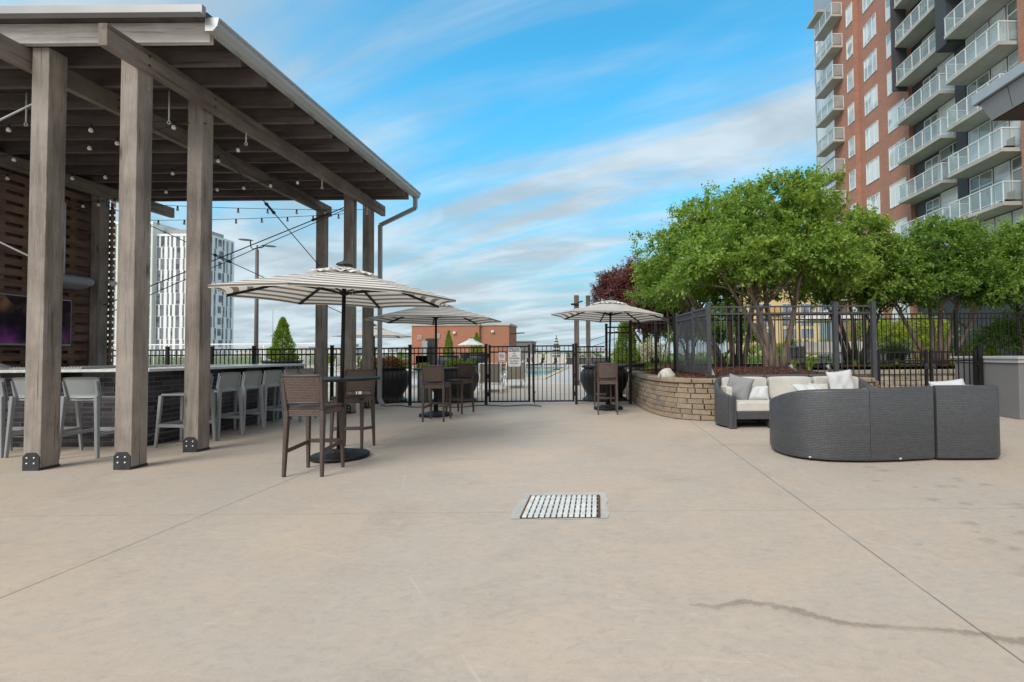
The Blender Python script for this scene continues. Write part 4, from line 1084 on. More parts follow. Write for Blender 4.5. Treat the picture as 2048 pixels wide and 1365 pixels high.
ok = ((px_ > 1.75)&(px_ < 5.2)&(py_ < 13)) | ((py_ > 13.3)&(px_ > 2.5)) | ((px_ > 1.3)&(px_ < 5.2)&(py_ > 10.6)&(py_<13))
px_, py_ = px_[ok], py_[ok]
pz_ = .752+.17*np.clip((py_-9.6)/3.2,0,1)*np.clip((px_-1.2)/1.2,0,1)+.03*np.sin(2.1*px_)*np.sin(1.7*py_)
th = rng.uniform(0, 2*PI, len(px_)); D_ = np.stack([np.cos(th), np.sin(th), rng.normal(size=len(px_))*.3], 1)
M['chip'] = leafmat('bark_chips', [(0,(.05,.022,.016)),(.4,(.13,.055,.036)),(.75,(.20,.095,.062)),(1,(.27,.15,.10))], .0, .9)
quadcloud('mulch_chips', make_leaves(np.stack([px_,py_,pz_],1), nrm(D_), rng.uniform(.05,.12,len(px_)), rng.uniform(.02,.04,len(px_)), 1.5), M['chip'], None, 'stuff'); struct(bpy.data.objects['mulch_chips'], 'stuff')

# ================================================================== TREES AND PLANTS
M['bark'] = wood('crape_bark', (.33,.262,.205), (.19,.142,.108), 'z', .0)
M['bark_d'] = wood('dark_bark', (.13,.10,.085), (.07,.055,.045), 'z', .0)
M['leaf'] = leafmat('myrtle_leaves', [(0,(.05,.098,.024)),(.3,(.13,.235,.046)),(.6,(.24,.37,.078)),(.85,(.36,.48,.12)),(1,(.46,.48,.18))], .5)
M['leafd'] = leafmat('dark_leaves', [(0,(.045,.095,.022)),(.4,(.115,.22,.044)),(.8,(.22,.345,.072)),(1,(.33,.43,.11))], .47)
M['leafr'] = leafmat('red_leaves', [(0,(.06,.024,.025)),(.4,(.135,.046,.050)),(.75,(.215,.085,.085)),(1,(.28,.14,.12))], .35)
M['leafb'] = leafmat('shaded_brown_twigs', [(0,(.05,.026,.02)),(.5,(.11,.055,.04)),(1,(.17,.09,.062))], .1)
M['conif'] = leafmat('conifer_leaves', [(0,(.07,.13,.014)),(.4,(.15,.25,.022)),(.75,(.25,.36,.04)),(1,(.34,.43,.07))], .35)
M['conifd'] = leafmat('dark_conifer_leaves', [(0,(.022,.050,.012)),(.5,(.055,.105,.02)),(1,(.10,.16,.035))], .25)
M['lime'] = leafmat('lime_leaves', [(0,(.12,.19,.02)),(.4,(.25,.34,.04)),(.8,(.38,.45,.07)),(1,(.50,.52,.11))], .4)
M['bushg'] = leafmat('bush_leaves', [(0,(.055,.12,.016)),(.4,(.13,.25,.032)),(.8,(.22,.36,.058)),(1,(.31,.44,.10))], .4)
M['reed'] = leafmat('blue_green_grass', [(0,(.075,.125,.062)),(.5,(.145,.21,.115)),(1,(.23,.29,.17))], .3)
M['lawn'] = leafmat('lawn_grass', [(0,(.06,.13,.014)),(.5,(.115,.215,.024)),(1,(.19,.29,.045))], .3)
M['flor'] = leafmat('orange_flowers', [(0,(.32,.06,.02)),(.5,(.40,.12,.05)),(1,(.22,.13,.04))], .2)
M['flow'] = leafmat('white_flowers', [(0,(.45,.45,.36)),(.6,(.62,.60,.50)),(1,(.25,.30,.12))], .2)

def lobe_points(lobes, n, flat=.0, rmin=.45):
    """points in a union of ellipsoids, biased to the outside, with outward directions"""
    vol = np.array([l[3]*l[4]*l[5] for l in lobes])**.75; ch = rng.choice(len(lobes), n, p=vol/vol.sum())
    d = nrm(rng.normal(size=(n,3))); d[:,2] = np.where(d[:,2] < -.35, -d[:,2]*.6, d[:,2]); d = nrm(d)
    r = rmin+(1.04-rmin)*rng.random(n)**.45; r *= np.where(rng.random(n) < .18, rng.uniform(1.0, 1.28, n), 1)
    A = np.array(lobes); return A[ch,:3]+d*r[:,None]*A[ch,3:6], d, r
def crown_quads(C, D, twigs=5, leaves=9, spread=.16, tl=(.18,.42), ll=(.055,.095), wr=.55, droop=.12, upb=.30, flat=.5):
    n = len(C); S = np.repeat(C, twigs, 0)+rng.normal(size=(n*twigs,3))*spread*np.array([1.15,1.15,flat])
    T = nrm(np.repeat(D, twigs, 0)*.8+rng.normal(size=(n*twigs,3))*.6+np.array([0,0,upb])); l = rng.uniform(*tl, n*twigs)
    k = np.linspace(.08, 1, leaves); out = []
    side = nrm(np.cross(T, rng.normal(size=T.shape)))
    for i, t in enumerate(k):
        P = S+T*(l*t)[:,None]-np.array([0,0,1])*(droop*t*t*l)[:,None]
        sg = 1 if i % 2 else -1
        ld = nrm(T*(.55 if i < leaves-1 else 1.5)+side*sg*.85+rng.normal(size=T.shape)*.28-np.array([0,0,.12]))
        L = rng.uniform(*ll, len(P))*(1-.25*t); out.append(make_leaves(P, ld, L, L*wr*rng.uniform(.8,1.3,len(P))))
    return np.concatenate(out)
def tree(name, label, base, lobes, stems, nc, leaf='leaf', bark='bark', r0=.055, group=None, cat='tree', twigs=11, leaves=8, ll=(.085,.155), zsplit=None, branches=5, rmin=.5, spread=.10, rnds=1, tl=(.15,.40)):
    t = thing(name, label, cat, base, group); rnd = random.Random(rnds)
    C, D, r = lobe_points(lobes, nc, rmin=rmin)
    quadcloud('crown', crown_quads(C, D, twigs, leaves, spread, tl, ll), M[leaf], t)
    m = MB(); b = Vector(base)
    for (ox, oy, li, lean) in stems:
        A = lobes[li % len(lobes)]; top = Vector((A[0]+rnd.uniform(-.35,.35)*A[3], A[1]+rnd.uniform(-.35,.35)*A[4], A[2]+A[5]*.35)); s = b+Vector((ox, oy, -.08))
        H = top.z-s.z; pts = []
        for k in range(9):
            u = k/8; p = s.lerp(top, u); w_ = u**1.1
            p.x = s.x+(top.x-s.x)*w_+lean*math.sin(PI*u)*.12+rnd.uniform(-.02,.02); p.y = s.y+(top.y-s.y)*w_+rnd.uniform(-.02,.02); pts.append(p)
        rr = [r0*(1.2-.2*min(1, k/1.5))*(1-.74*(k/8)**1.3) for k in range(9)]
        m.tube(pts, rr, 8)
        for _ in range(branches):
            k = rnd.randint(4, 7); q = C[rnd.randrange(len(C))]
            for _t in range(12):
                if (Vector(q)-pts[k]).length < 1.5*max(A[3], .5) and q[2] > pts[k].z-.05: break
                q = C[rnd.randrange(len(C))]
            e = Vector(q); mid = pts[k].lerp(e, .5)+Vector((rnd.uniform(-.1,.1), rnd.uniform(-.1,.1), .08))
            m.tube([pts[k], mid, e], [rr[k]*.62, rr[k]*.42, .006], 6)
    m.build('trunk', M[bark], t)
    return t
tree('crape_myrtle', 'tallest green crape myrtle, pale trunks fanning up right behind the sofa', (4.78, 13.0, .90),
     [(3.9,12.8,3.55,1.45,1.3,1.05),(5.6,12.8,3.55,1.35,1.3,1.05),(4.8,13.1,4.75,1.35,1.2,1.2),(5.7,12.9,5.1,.75,.8,.85),(3.0,12.6,3.25,1.0,1.0,.8),(4.8,12.2,3.3,1.2,.7,.6),(6.3,12.7,3.2,.8,.9,.65)],
     [(-.17,.05,0,-1),(-.06,.0,4,.5),(.03,-.06,2,-.3),(.12,.05,1,1),(.2,0,3,.6),(-.10,-.08,0,1)], 470, r0=.085, rnds=2, branches=7)
tree('crape_myrtle', 'spreading green crape myrtle reaching left towards the red tree', (4.35, 15.6, .92),
     [(3.1,15.4,4.0,1.7,1.4,1.3),(4.6,15.6,4.7,1.6,1.4,1.35),(2.3,15.2,3.4,1.1,1.1,.9),(3.7,15.8,5.4,1.1,1.0,.95),(5.3,15.9,4.4,1.2,1.2,1.2),(3.2,14.9,3.0,1.3,1.0,.65),(4.6,15.2,3.2,1.2,.9,.6)],
     [(-.45,0,2,.4),(-.2,.1,0,-1),(0,0,3,.5),(.2,.1,1,1),(.3,-.1,4,.4),(-.35,.15,5,-.5),(.1,.1,1,-1)], 500, 'leaf', r0=.08, rnds=5)
tree('crape_myrtle', 'middle green crape myrtle in front of the brick tower, left of the low gates', (8.15, 15.3, .92),
     [(7.3,15.1,3.6,1.25,1.1,.95),(8.8,15.1,3.6,1.3,1.1,.95),(8.0,15.2,4.7,1.15,1.0,1.05),(6.7,15.4,4.9,.85,.9,1.1),(9.3,15.2,2.95,.9,.9,.6),(7.9,14.7,3.0,1.1,.7,.6),(6.9,14.9,3.0,.8,.8,.5)],
     [(-.2,.0,0,-.5),(-.05,.05,3,.5),(.05,0,2,-.3),(.15,.05,1,.6),(.22,-.05,4,.4)], 390, 'leaf', 'bark_d', r0=.07, rnds=8)
tree('crape_myrtle', 'green crape myrtle behind the low gates, crown below the balconies', (10.75, 15.2, .92),
     [(9.9,15.1,3.55,1.35,1.1,.95),(11.5,15.1,3.55,1.4,1.1,.95),(10.8,15.1,4.35,1.2,1.0,.9),(9.3,15.1,2.85,.9,.9,.55),(12.4,15.0,2.9,.9,.9,.65),(10.9,14.5,2.95,1.3,.7,.5)],
     [(-.25,0,3,-.4),(-.1,.05,0,.5),(.0,0,2,-.2),(.12,.05,1,.6),(.2,0,4,.8)], 420, 'leafd', 'bark', r0=.08, rnds=3)
tree('crape_myrtle', 'green crape myrtle cut off by the right edge of the view', (13.4, 15.0, .92),
     [(12.9,14.9,3.2,1.3,1.1,1.0),(14.0,15.0,3.7,1.4,1.1,1.2),(13.3,14.9,4.4,.9,.9,.8)], [(-.15,0,0,-.4),(.0,.05,2,.3),(.12,0,1,.5)], 290, 'leaf', 'bark_d', rnds=6)
tree('small_tree', 'slim light barked tree behind the end of the planter fence', (2.75, 18.2, .85), [(2.7,18.2,3.6,1.0,1.0,.9),(3.3,18.3,3.3,.9,.9,.8)], [(-.1,0,0,.6),(.12,0,1,-.5)], 130, 'leafd', 'bark', r0=.05, rnds=4)
tree('red_maple', 'dark red leaved tree behind the umbrella right of the gate', (2.75, 22.5, .8),
     [(1.5,22.5,4.2,1.45,1.3,1.0),(2.6,22.6,4.4,1.5,1.3,1.2),(.9,22.4,3.8,.9,.9,.75),(2.1,22.5,3.4,1.5,1.2,.8)], [(-.15,0,0,-.4),(.05,.05,1,.4),(-.05,0,2,-.6)], 560, 'leafr', 'bark_d', r0=.07, rnds=9, ll=(.07,.12))
tree('shaded_low_crown', 'brown twiggy shaded lower part of the red leaved tree', (2.6, 20.5, .85), [(2.4,20.5,2.9,1.1,.8,1.0),(3.3,20.5,2.6,.9,.8,.9),(1.9,20.5,2.3,.6,.6,.5)], [(-.1,0,0,.3),(.1,0,1,.3)], 230, 'leafb', 'bark_d', r0=.035, cat='shrub', rnds=7)  # shade of the red tree's lower crown put into brown foliage colour

for k_, (x, y, sc_) in enumerate(((6.2,33,1.0),(9.0,35,1.05))):
    tree('garden_tree', ('dense dark tree far beyond the lawn, behind the tall charcoal fence','dense dark tree far beyond the lawn, seen between the myrtle trunks','dense dark tree far beyond the lawn, left of the yellow building windows')[k_], (x,y,.8),
         [(x-1.2,y,2.6,1.5*sc_,1.2,1.3),(x+1.2,y,2.5,1.5*sc_,1.2,1.2),(x,y,3.4*sc_,1.6,1.2,1.2)], [(-.1,0,0,.4),(.1,0,1,-.4)], 300, 'leafd', 'bark_d', r0=.09, rnds=20+k_, ll=(.12,.2))
def conifer(label, base, h, r, leaf='conif', n=2600, grp=None):
    t = thing('conifer', label, 'conifer', base, grp)
    u = rng.random(n)**1.25; z = u*h; a = rng.uniform(0, 2*PI, n); lump = 1+.16*np.sin(a*3+z*5/h*3)+.10*np.sin(a*7-z*9/h)
    rr = r*np.minimum(1, (u+.02)*9)**.5*(1-u)**.78*lump*rng.uniform(.72,1.04,n)
    P = np.stack([np.cos(a)*rr, np.sin(a)*rr, z], 1)+np.array(base); D = nrm(np.stack([np.cos(a)*.55, np.sin(a)*.55, np.full(n,.9)], 1)+rng.normal(size=(n,3))*.25)
    k = h/2.0
    V = np.concatenate([make_leaves(P+rng.normal(size=P.shape)*.02*k, nrm(D+rng.normal(size=D.shape)*.3), rng.uniform(.07,.15,n)*k, rng.uniform(.022,.045,n)*k, .0) for _ in range(3)])
    quadcloud('foliage', V, M[leaf], t); m = MB(); m.tube([(base[0],base[1],base[2]-.1),(base[0],base[1],base[2]+h*.9)], [.05*k,.01], 6); m.build('trunk', M['bark_d'], t)
    return t
def shrub(name, label, base, lobes, nc, leaf, cat='shrub', ll=(.05,.09), twigs=4, leaves=7, tl=(.12,.28), spread=.1, group=None):
    t = thing(name, label, cat, base, group)
    C, D, r = lobe_points(lobes, nc, rmin=.55); quadcloud('foliage', crown_quads(C, D, twigs, leaves, spread, tl, ll, .55), M[leaf], t)
    rnd = random.Random(nc); m = MB()
    for _ in range(6):
        q = Vector(C[rnd.randrange(nc)]); m.tube([Vector(base)-Vector((0,0,.05)), Vector(base).lerp(q,.5)+Vector((0,0,.06)), q], [.014,.010,.004], 5)
    m.build('stem', M['bark_d'], t); return t
def tuft(name, label, base, n, h, spread, leaf, wd=.012, cat='ornamental grass', arch=.6, group=None, kind=None):
    b = np.array(base); a = rng.uniform(0, 2*PI, n); H = h*rng.uniform(.6,1.05,n); out = rng.random(n)**.7*spread
    st = np.stack([np.cos(a)*out*.25, np.sin(a)*out*.25, np.zeros(n)],1)+b; Q = []
    prev = None; w0 = None; sd_ = np.stack([-np.sin(a),np.cos(a),np.zeros(n)],1)
    K_ = 5
    for k in range(K_+1):
        u = k/K_; p = st+np.stack([np.cos(a)*out*u**1.6, np.sin(a)*out*u**1.6, H*(u-arch*.55*u**3)],1); ww = wd*(1-u*.9)
        L_, R_ = p-sd_*ww, p+sd_*ww
        if prev is not None: Q.append(np.stack([prev[0],prev[1],R_,L_],1))
        prev = (L_, R_)
    o = quadcloud(name, np.concatenate(Q), M[leaf]); 
    o.data.transform(Matrix.Translation(-Vector(base))); o.location = base
    return tag(o, label, cat, group)

# lawn behind the planter, path and beds
g = N('lawn_ground'); v = g.coord('Position'); M['lawn_g'] = g.fin(g.mix(g.ramp(g.noise(v, 1.2, 6), [(.3,0.),(.7,1.)]), (.06,.12,.016), (.13,.21,.03)), .9, 0, .2)
def slab(name, x0, x1, y0, y1, z0, z1, mat):
    m = MB(); m.box(x0, x1, y0, y1, z0, z1); return struct(m.build(name, mat))
slab('lawn', 1.3, 22.2, 15.4, 60, .004, .80, M['lawn_g'])
slab('garden_path', 3.5, 22.1, 18.5, 21.0, .801, .835, M['deck'])
n = 16000; gx = rng.uniform(1.4, 16, n); gy = 15.8+rng.random(n)**1.5*16; keep = ~((gy > 18.5)&(gy < 21)&(gx > 3.5)); gx, gy = gx[keep], gy[keep]; n = len(gx)
D_ = nrm(np.stack([rng.normal(size=n)*.4, rng.normal(size=n)*.4, np.ones(n)],1))
quadcloud('lawn_grass', make_leaves(np.stack([gx,gy,np.full(n,.80)],1), D_, rng.uniform(.06,.13,n), rng.uniform(.015,.03,n), 0), M['lawn'], None, 'stuff'); struct(bpy.data.objects['lawn_grass'], 'stuff')

shrub('flowering_shrub', 'low shrub with white blossom on the lawn right of the gate', (1.75,17.6,.85), [(1.6,17.6,1.15,.5,.5,.3),(2.0,17.8,1.3,.45,.5,.35),(1.35,17.2,1.0,.3,.3,.2)], 150, 'flow')
shrub('lime_shrub', 'large lime yellow shrub behind the low gates', (13.2,21.5,.8), [(12.6,21.5,1.9,1.3,.9,.75),(14.4,21.5,2.0,1.3,.9,.8),(13.5,21.4,1.5,1.6,.9,.6)], 420, 'lime', ll=(.08,.14))
tuft('fountain_grass', 'arching blue green fountain grass behind the low gate leaf', (11.1,18.0,.8), 620, 1.35, .95, 'reed', .014)
for i, (x, lb) in enumerate(((13.6,'upright pale grass clump left of the far gate post'),(14.3,'upright pale grass clump right of the far gate post'),(15.0,'upright pale grass clump nearest the big green bush'))):
    tuft('reed_grass', lb, (x,18.6,.8), 330, 1.15, .5, 'reed', .011, arch=.25, group='pale grass clumps behind the low gates')
shrub('green_bush', 'big bright green bush at the right edge behind the grey cabinet', (14.0,15.9,.9), [(13.4,15.8,1.45,.8,.7,.65),(14.4,15.9,1.75,1.1,.8,.85),(15.2,15.8,1.6,.9,.8,.8)], 520, 'bushg', ll=(.07,.12))
shrub('low_lime_plant', 'low lime ground plant at the foot of the tree behind the low gates', (11.8,15.9,.9), [(11.5,16,1.0,.6,.4,.18),(12.5,16,1.0,.7,.4,.2)], 150, 'lime')
shrub('green_bush', 'small rounded green bush beyond the fence, left of the grill', (7.6,22.5,.8), [(7.6,22.5,1.2,.7,.5,.4),(8.6,22.5,1.1,.6,.5,.35)], 170, 'bushg')
shrub('green_bush', 'pale green bush in front of the yellow building', (12.6,30,.8), [(12.4,30,1.4,1.4,.6,.5),(14.2,30,1.4,1.2,.6,.45)], 170, 'lime', ll=(.1,.16))
conifer('dark clipped evergreen against the brick tower wall', (15.4,26,.8), 2.2, .52, 'conifd', 1500)
conifer('dark little evergreen in front of the yellow building', (10.9,27.5,.8), 1.6, .5, 'conifd', 900)
rnd = random.Random(21)
day = []
for i, (x, y) in enumerate(((5.35,12.6),(6.1,13.75),(6.7,13.7),(7.3,13.75),(7.9,13.7),(8.5,13.75),(9.3,13.7),(6.05,12.2) if False else (10.1,13.75),(4.98,12.3),(5.15,11.8))):
    if 5.3 < x < 5.6: x = 5.1
    o = tuft('daylily', 'short lime daylily sprout poking up along the mulch bed', (x, y, .86), 26, .34, .15, 'lime', .016, 'plant', .4, 'daylily sprouts along the mulch bed')

# fixtures in the bed
t = thing('rock_speaker', 'pale rock shaped garden speaker sitting on the planter wall', 'speaker', (1.45, 10.25, .76))
m = MB(); prof = [(.20,0),(.21,.06),(.185,.15),(.13,.22),(.06,.255),(0,.262)]; m.lathe(prof, (0,0,0), 20)
m.v = [(1.45+a*.92+.02*math.sin(9*b)+(c_*.12), 10.25+b*.7, .765+c_*.84*(1-.28*(a > .06))) for a, b, c_ in m.v]
M['rock'] = plain('pale_rock_shell', (.44,.44,.415), .85, .16, 10, 0, .5, 30); m.build('shell', M['rock'], t)
m = MB(); m.lathe([(.055,0),(.05,.01),(0,.012)], (0,0,0), 16); m.v = [(1.305-c_*.9, 10.13+a*.8-c_*.5, .85+b*.9) for a, b, c_ in m.v]; m.build('speaker_cone', M['galv_d'], t)
t = thing('rock_speaker', 'pale wedge shaped speaker at the foot of the fence corner', 'speaker', (2.42, 10.6, .78)); m = MB()
m.add([(2.36,10.5,.76),(2.58,10.5,.76),(2.56,10.75,.76),(2.38,10.75,.76),(2.40,10.56,1.0),(2.47,10.56,1.02),(2.46,10.66,1.02),(2.41,10.66,1.0)], [(0,3,2,1),(4,5,6,7),(0,1,5,4),(1,2,6,5),(2,3,7,6),(3,0,4,7)]); m.build('shell', M['rock'], t, .02)
for x, y, lb in ((6.2,15.0,'small black path lantern left of the middle crape myrtle'),(6.95,14.9,'small black path lantern close to the middle crape myrtle')):
    t = thing('path_light', lb, 'garden light', (x, y, .9)); m = MB(); m.box(x-.13,x+.13,y-.13,y+.13,1.13,1.16); m.cyl((x,y,.85),(x,y,1.0),.02,6); m.box(x-.06,x+.06,y-.06,y+.06,.88,.93)
    m.build('lantern_body', M['black_m'], t); m = MB(); m.box(x-.075,x+.075,y-.075,y+.075,.94,1.12); m.build('lantern_glass', M['offwhite'], t)
for i, (x, y, dx_, lb) in enumerate(((4.32,10.6,-.10,'tilted grey spotlight in the mulch behind the sofa middle'),(5.0,10.4,-.05,'upright grey spotlight in the mulch behind the white pillow'))):
    t = thing('spot_light', lb, 'garden light', (x, y, .75)); m = MB(); m.cyl((x,y,.70),(x,y,.86),.014,6); m.build('stake', M['black_m'], t)
    m = MB(); m.cyl((x-dx_*.3,y,.86),(x+dx_,y+.04,1.02),.034,10,.042); m.build('lamp_head', M['galv_d'], t)

# garden furniture beyond the fence
t = thing('fire_bowl', 'large dark grey drum shaped planter on the lawn path behind the tallest tree', 'planter', (7.9,19.5,.84))
m = MB(); m.lathe([(.40,0),(.44,.1),(.44,.6),(.46,.62),(.46,.70),(.40,.70),(.39,.62),(0,.6)], (7.9,19.5,.84), 28); m.build('drum', M['galv_d'], t)
for x, w_, lb in ((9.0,1.5,'pale garden bench with slatted seat left of the middle tree trunk'),(10.8,1.6,'pale garden bench behind the middle tree trunk')):
    t = thing('garden_bench', lb, 'bench', (x,19.8,.84)); m = MB(); m.box(x-w_/2,x+w_/2,19.5,20.0,1.20,1.26); m.build('seat', M['offwhite'], t, .01)
    m = MB(); m.box(x-w_/2,x+w_/2,20.0,20.07,1.28,1.72); m.build('backrest', M['offwhite'], t, .01)
    for sx in (-1,1):
        for yy in (19.54,19.96): m = MB(); m.box(x+sx*(w_/2-.05)-.03,x+sx*(w_/2-.05)+.03,yy-.03,yy+.03,.836,1.199); m.build('leg', M['offwhite'], t)
t = thing('stone_planter', 'square grey planter trough with a rim behind the left low gate', 'planter', (9.3,16.9,.8)); m = MB(); m.box(8.75,9.85,16.5,17.4,.801,1.22); m.build('trough', M['galv'], t, .01); m = MB(); m.box(8.70,9.90,16.45,17.45,1.22,1.30); m.build('rim', M['galv_d'], t, .01)
m = MB(); m.box(8.8,9.8,16.55,17.35,1.301,1.31); m.build('soil', M['mulch'], t)
t = thing('iron_chair', 'dark wire garden chair between the left tree trunks', 'chair', (4.9,19.0,.84)); m = MB()
for sx in (-.25,.25):
    m.tube([(4.9+sx,18.75,.84),(4.9+sx,18.78,1.28),(4.9+sx,19.2,1.28),(4.9+sx,19.3,1.75)], .014, 6); m.tube([(4.9+sx,19.2,1.28),(4.9+sx,19.3,.84)], .014, 6)
m.build('chair_frame', M['black_m'], t); m = MB(); m.box(4.65,5.15,18.78,19.2,1.27,1.29)
for k in range(6): m.bar((4.65+.1*k,19.2,1.3),(4.65+.1*k,19.3,1.74),.012,.012)
m.build('seat', M['black_m'], t)

# ================================================================== SOFAS
M['wick'] = weave('charcoal_wicker', (.073,.079,.089), (.038,.041,.046), (.040,.020), 'UV', rough=.42, amt=.7)
M['wickt'] = weave('charcoal_wicker_trim', (.074,.080,.090), (.022,.023,.026), (.034,.017), rough=.42, amt=.5)
def fabric(name, c):
    g = N(name); v = g.coord('Object'); n = g.noise(v, 5, 5); f = g.noise(v, 160, 2)
    col = g.mix(g.ramp(n, [(.3,0.),(.7,1.)]), tuple(x*.9 for x in c), tuple(min(1,x*1.06) for x in c)); g.bump(g.math('ADD', g.math('MULTIPLY', n, 2), g.math('MULTIPLY', f, .3)), .25, .01)
    return g.fin(col, .9, 0, .15)
M['cream'] = fabric('cream_cushion_fabric', (.52,.505,.47)); M['pale'] = fabric('pale_grey_fabric', (.52,.54,.55)); M['silver'] = fabric('silver_grey_fabric', (.235,.242,.25)); M['linen'] = fabric('linen_fabric', (.52,.50,.46))
def shell(pts, name, par, th=.085, zb=.03, flip=1):
    """wicker shell along a plan path (x,y,ztop); inside lies to the left of travel when flip=1"""
    P = smooth(pts, 8); n = len(P); m = MB(); s = 0; ring = []
    for i, p in enumerate(P):
        d = P[min(i+1,n-1)]-P[max(i-1,0)]; d.z = 0; d.normalize(); nn = Vector((-d.y, d.x, 0))*flip
        if i: s += (Vector((p.x,p.y,0))-Vector((P[i-1].x,P[i-1].y,0))).length
        zt = p.z; o = Vector((p.x,p.y,0))
        ring.append(([o+nn*.012+Vector((0,0,zb)), o+Vector((0,0,zb+.03)), o+Vector((0,0,zt-.035)), o+nn*.012+Vector((0,0,zt-.010)), o+nn*.035+Vector((0,0,zt)), o+nn*(th-.03)+Vector((0,0,zt)), o+nn*(th-.008)+Vector((0,0,zt-.012)), o+nn*th+Vector((0,0,zt-.04)), o+nn*th+Vector((0,0,zb))], s))
    k = len(ring[0][0]); vs = []; fs = []; uvs = []
    prof = [0]
    for a, b in zip(ring[0][0], ring[0][0][1:]): prof.append(prof[-1]+(b-a).length)
    for r, _ in ring: vs += r
    for i in range(n-1):
        for j in range(k-1):
            fs.append((i*k+j, (i+1)*k+j, (i+1)*k+j+1, i*k+j+1))
            u0, u1 = ring[i][1], ring[i+1][1]
            za = ring[i][0]; zbb = ring[i+1][0]
            f = lambda R_, q: R_[q].z if q <= 3 else R_[3].z+(prof[q]-prof[3])
            uvs.append([(u0,f(za,j)),(u1,f(zbb,j)),(u1,f(zbb,j+1)),(u0,f(za,j+1))])
    if flip == 1: pass
    m.add(vs, fs, True, uvs)
    m.add(ring[0][0], [tuple(range(k))[::-1]]); m.add(ring[-1][0], [tuple(range(k))])
    return m.build(name, M['wick'], par)
def cushion(m, x0, x1, y0, y1, z0, z1, r=.045):
    """soft box with crowned faces"""
    nx = 12; cx, cy, cz = (x0+x1)/2, (y0+y1)/2, (z0+z1)/2; hx, hy, hz = (x1-x0)/2, (y1-y0)/2, (z1-z0)/2
    def sp(u, v, w_):
        l = (abs(u)**14+abs(v)**14+abs(w_)**14)**(1/14); u, v, w_ = u/l, v/l, w_/l
        return (cx+u*hx*(1+.0*w_), cy+v*hy, cz+w_*hz*(1+.05*(1-u*u)*(1-v*v)))
    for ax in range(3):
        for sg in (-1,1):
            vs = []; fs = []
            for i in range(nx+1):
                for j in range(nx+1):
                    a, b = -1+2*i/nx, -1+2*j/nx; q = [0,0,0]; q[ax] = sg; q[(ax+1)%3] = a; q[(ax+2)%3] = b; vs.append(sp(*q))
            for i in range(nx):
                for j in range(nx):
                    f = (i*(nx+1)+j, (i+1)*(nx+1)+j, (i+1)*(nx+1)+j+1, i*(nx+1)+j+1); fs.append(f if sg > 0 else f[::-1])
            m.add(vs, fs, True)
def pillow(label, loc, size, mat, rot, thick=.13, cat='pillow'):
    m = MB(); n = 20; w_, h_ = size; vs = []; fs = []; rnd = random.Random(int(loc[0]*100))
    wr = [(rnd.uniform(4,9), rnd.uniform(-6,6), rnd.uniform(0,6), rnd.uniform(.002,.006)) for _ in range(5)]
    for sg in (1,-1):
        for i in range(n+1):
            for j in range(n+1):
                u, v = -1+2*i/n, -1+2*j/n
                pu = 1-.07*(1-v*v)**1.0; pv_ = 1-.07*(1-u*u)
                e = max(0,(1-u**4))**.75*max(0,(1-v**4))**.75
                z = sg*thick*.5*e + e*sum(a*math.sin(k1*u+k2*v+ph) for k1,k2,ph,a in wr)
                vs.append((u*w_/2*pu, z, v*h_/2*pv_))
    A = (n+1)**2
    for i in range(n):
        for j in range(n):
            f = (i*(n+1)+j,(i+1)*(n+1)+j,(i+1)*(n+1)+j+1,i*(n+1)+j+1); fs.append(f); fs.append(tuple(A+k for k in f[::-1]))
    m.add(vs, fs, True)
    o = m.build('throw_pillow', mat); o.modifiers.new('weld','WELD').merge_threshold = .001
    # piping round the seam
    o.location = loc; o.rotation_euler = tuple(R(a) for a in rot); return tag(o, label, cat)
GD = plain('silver_glide', (.55,.55,.54), .4, .1, 10, .4)
def section(label, cat='sofa', grp=None, loc=(0,0,0)): return thing('sofa_section', label, cat, loc, grp)
def glide(x, y, par):
    m = MB(); m.lathe([(.015,0),(.015,.002),(.010,.003),(0,.004)], (0,0,0), 12); m.v = [(x+a*1.2, y-c_*.6, .05+b*.8) for a, b, c_ in m.v]; m.build('glide', GD, par)
# front sofa, seen from behind
t = section('dark wicker sofa end section with sloping arm, left one of the three backs turned', loc=(2.7,6.1,0))
shell([(2.35,6.66,.66),(2.285,6.36,.715),(2.32,6.08,.785),(2.445,5.87,.835),(2.68,5.72,.858),(2.92,5.67,.862),(3.165,5.655,.868)], 'wicker_shell', t)
m = MB(); m.prism([(2.37,6.62),(2.36,6.15),(2.55,5.9),(2.8,5.80),(3.16,5.76),(3.16,6.62)], .10, .30); m.build('seat_base', M['wickt'], t)
m = MB(); cushion(m, 2.40, 3.155, 5.9, 6.62, .302, .46); m.build('seat_cushion', M['cream'], t); m = MB(); cushion(m, 2.58, 3.15, 5.765, 5.93, .45, .84); m.build('back_cushion', M['cream'], t); glide(2.52, 5.79, t)
t = section('dark wicker sofa middle section, back turned, between the two end sections', loc=(3.6,6.1,0))
shell([(3.172,5.655,.870),(3.45,5.675,.876),(3.72,5.715,.880),(3.985,5.76,.886)], 'wicker_shell', t)
m = MB(); m.prism([(3.175,6.62),(3.175,5.78),(3.98,5.87),(3.98,6.62)], .10, .30); m.build('seat_base', M['wickt'], t)
m = MB(); cushion(m, 3.18, 3.975, 5.93, 6.62, .302, .46); m.build('seat_cushion', M['cream'], t); m = MB(); cushion(m, 3.19, 3.99, 5.84, 5.98, .45, .85); m.build('back_cushion', M['cream'], t); glide(3.52, 5.665, t)
t = section('dark wicker sofa end section with rounded corner, right one of the three backs turned', loc=(4.4,6.1,0))
shell([(4.015,5.752,.890),(4.3,5.735,.890),(4.62,5.74,.888),(4.775,5.785,.886),(4.86,5.91,.880),(4.885,6.15,.85),(4.88,6.4,.78),(4.85,6.66,.66)], 'wicker_shell', t)
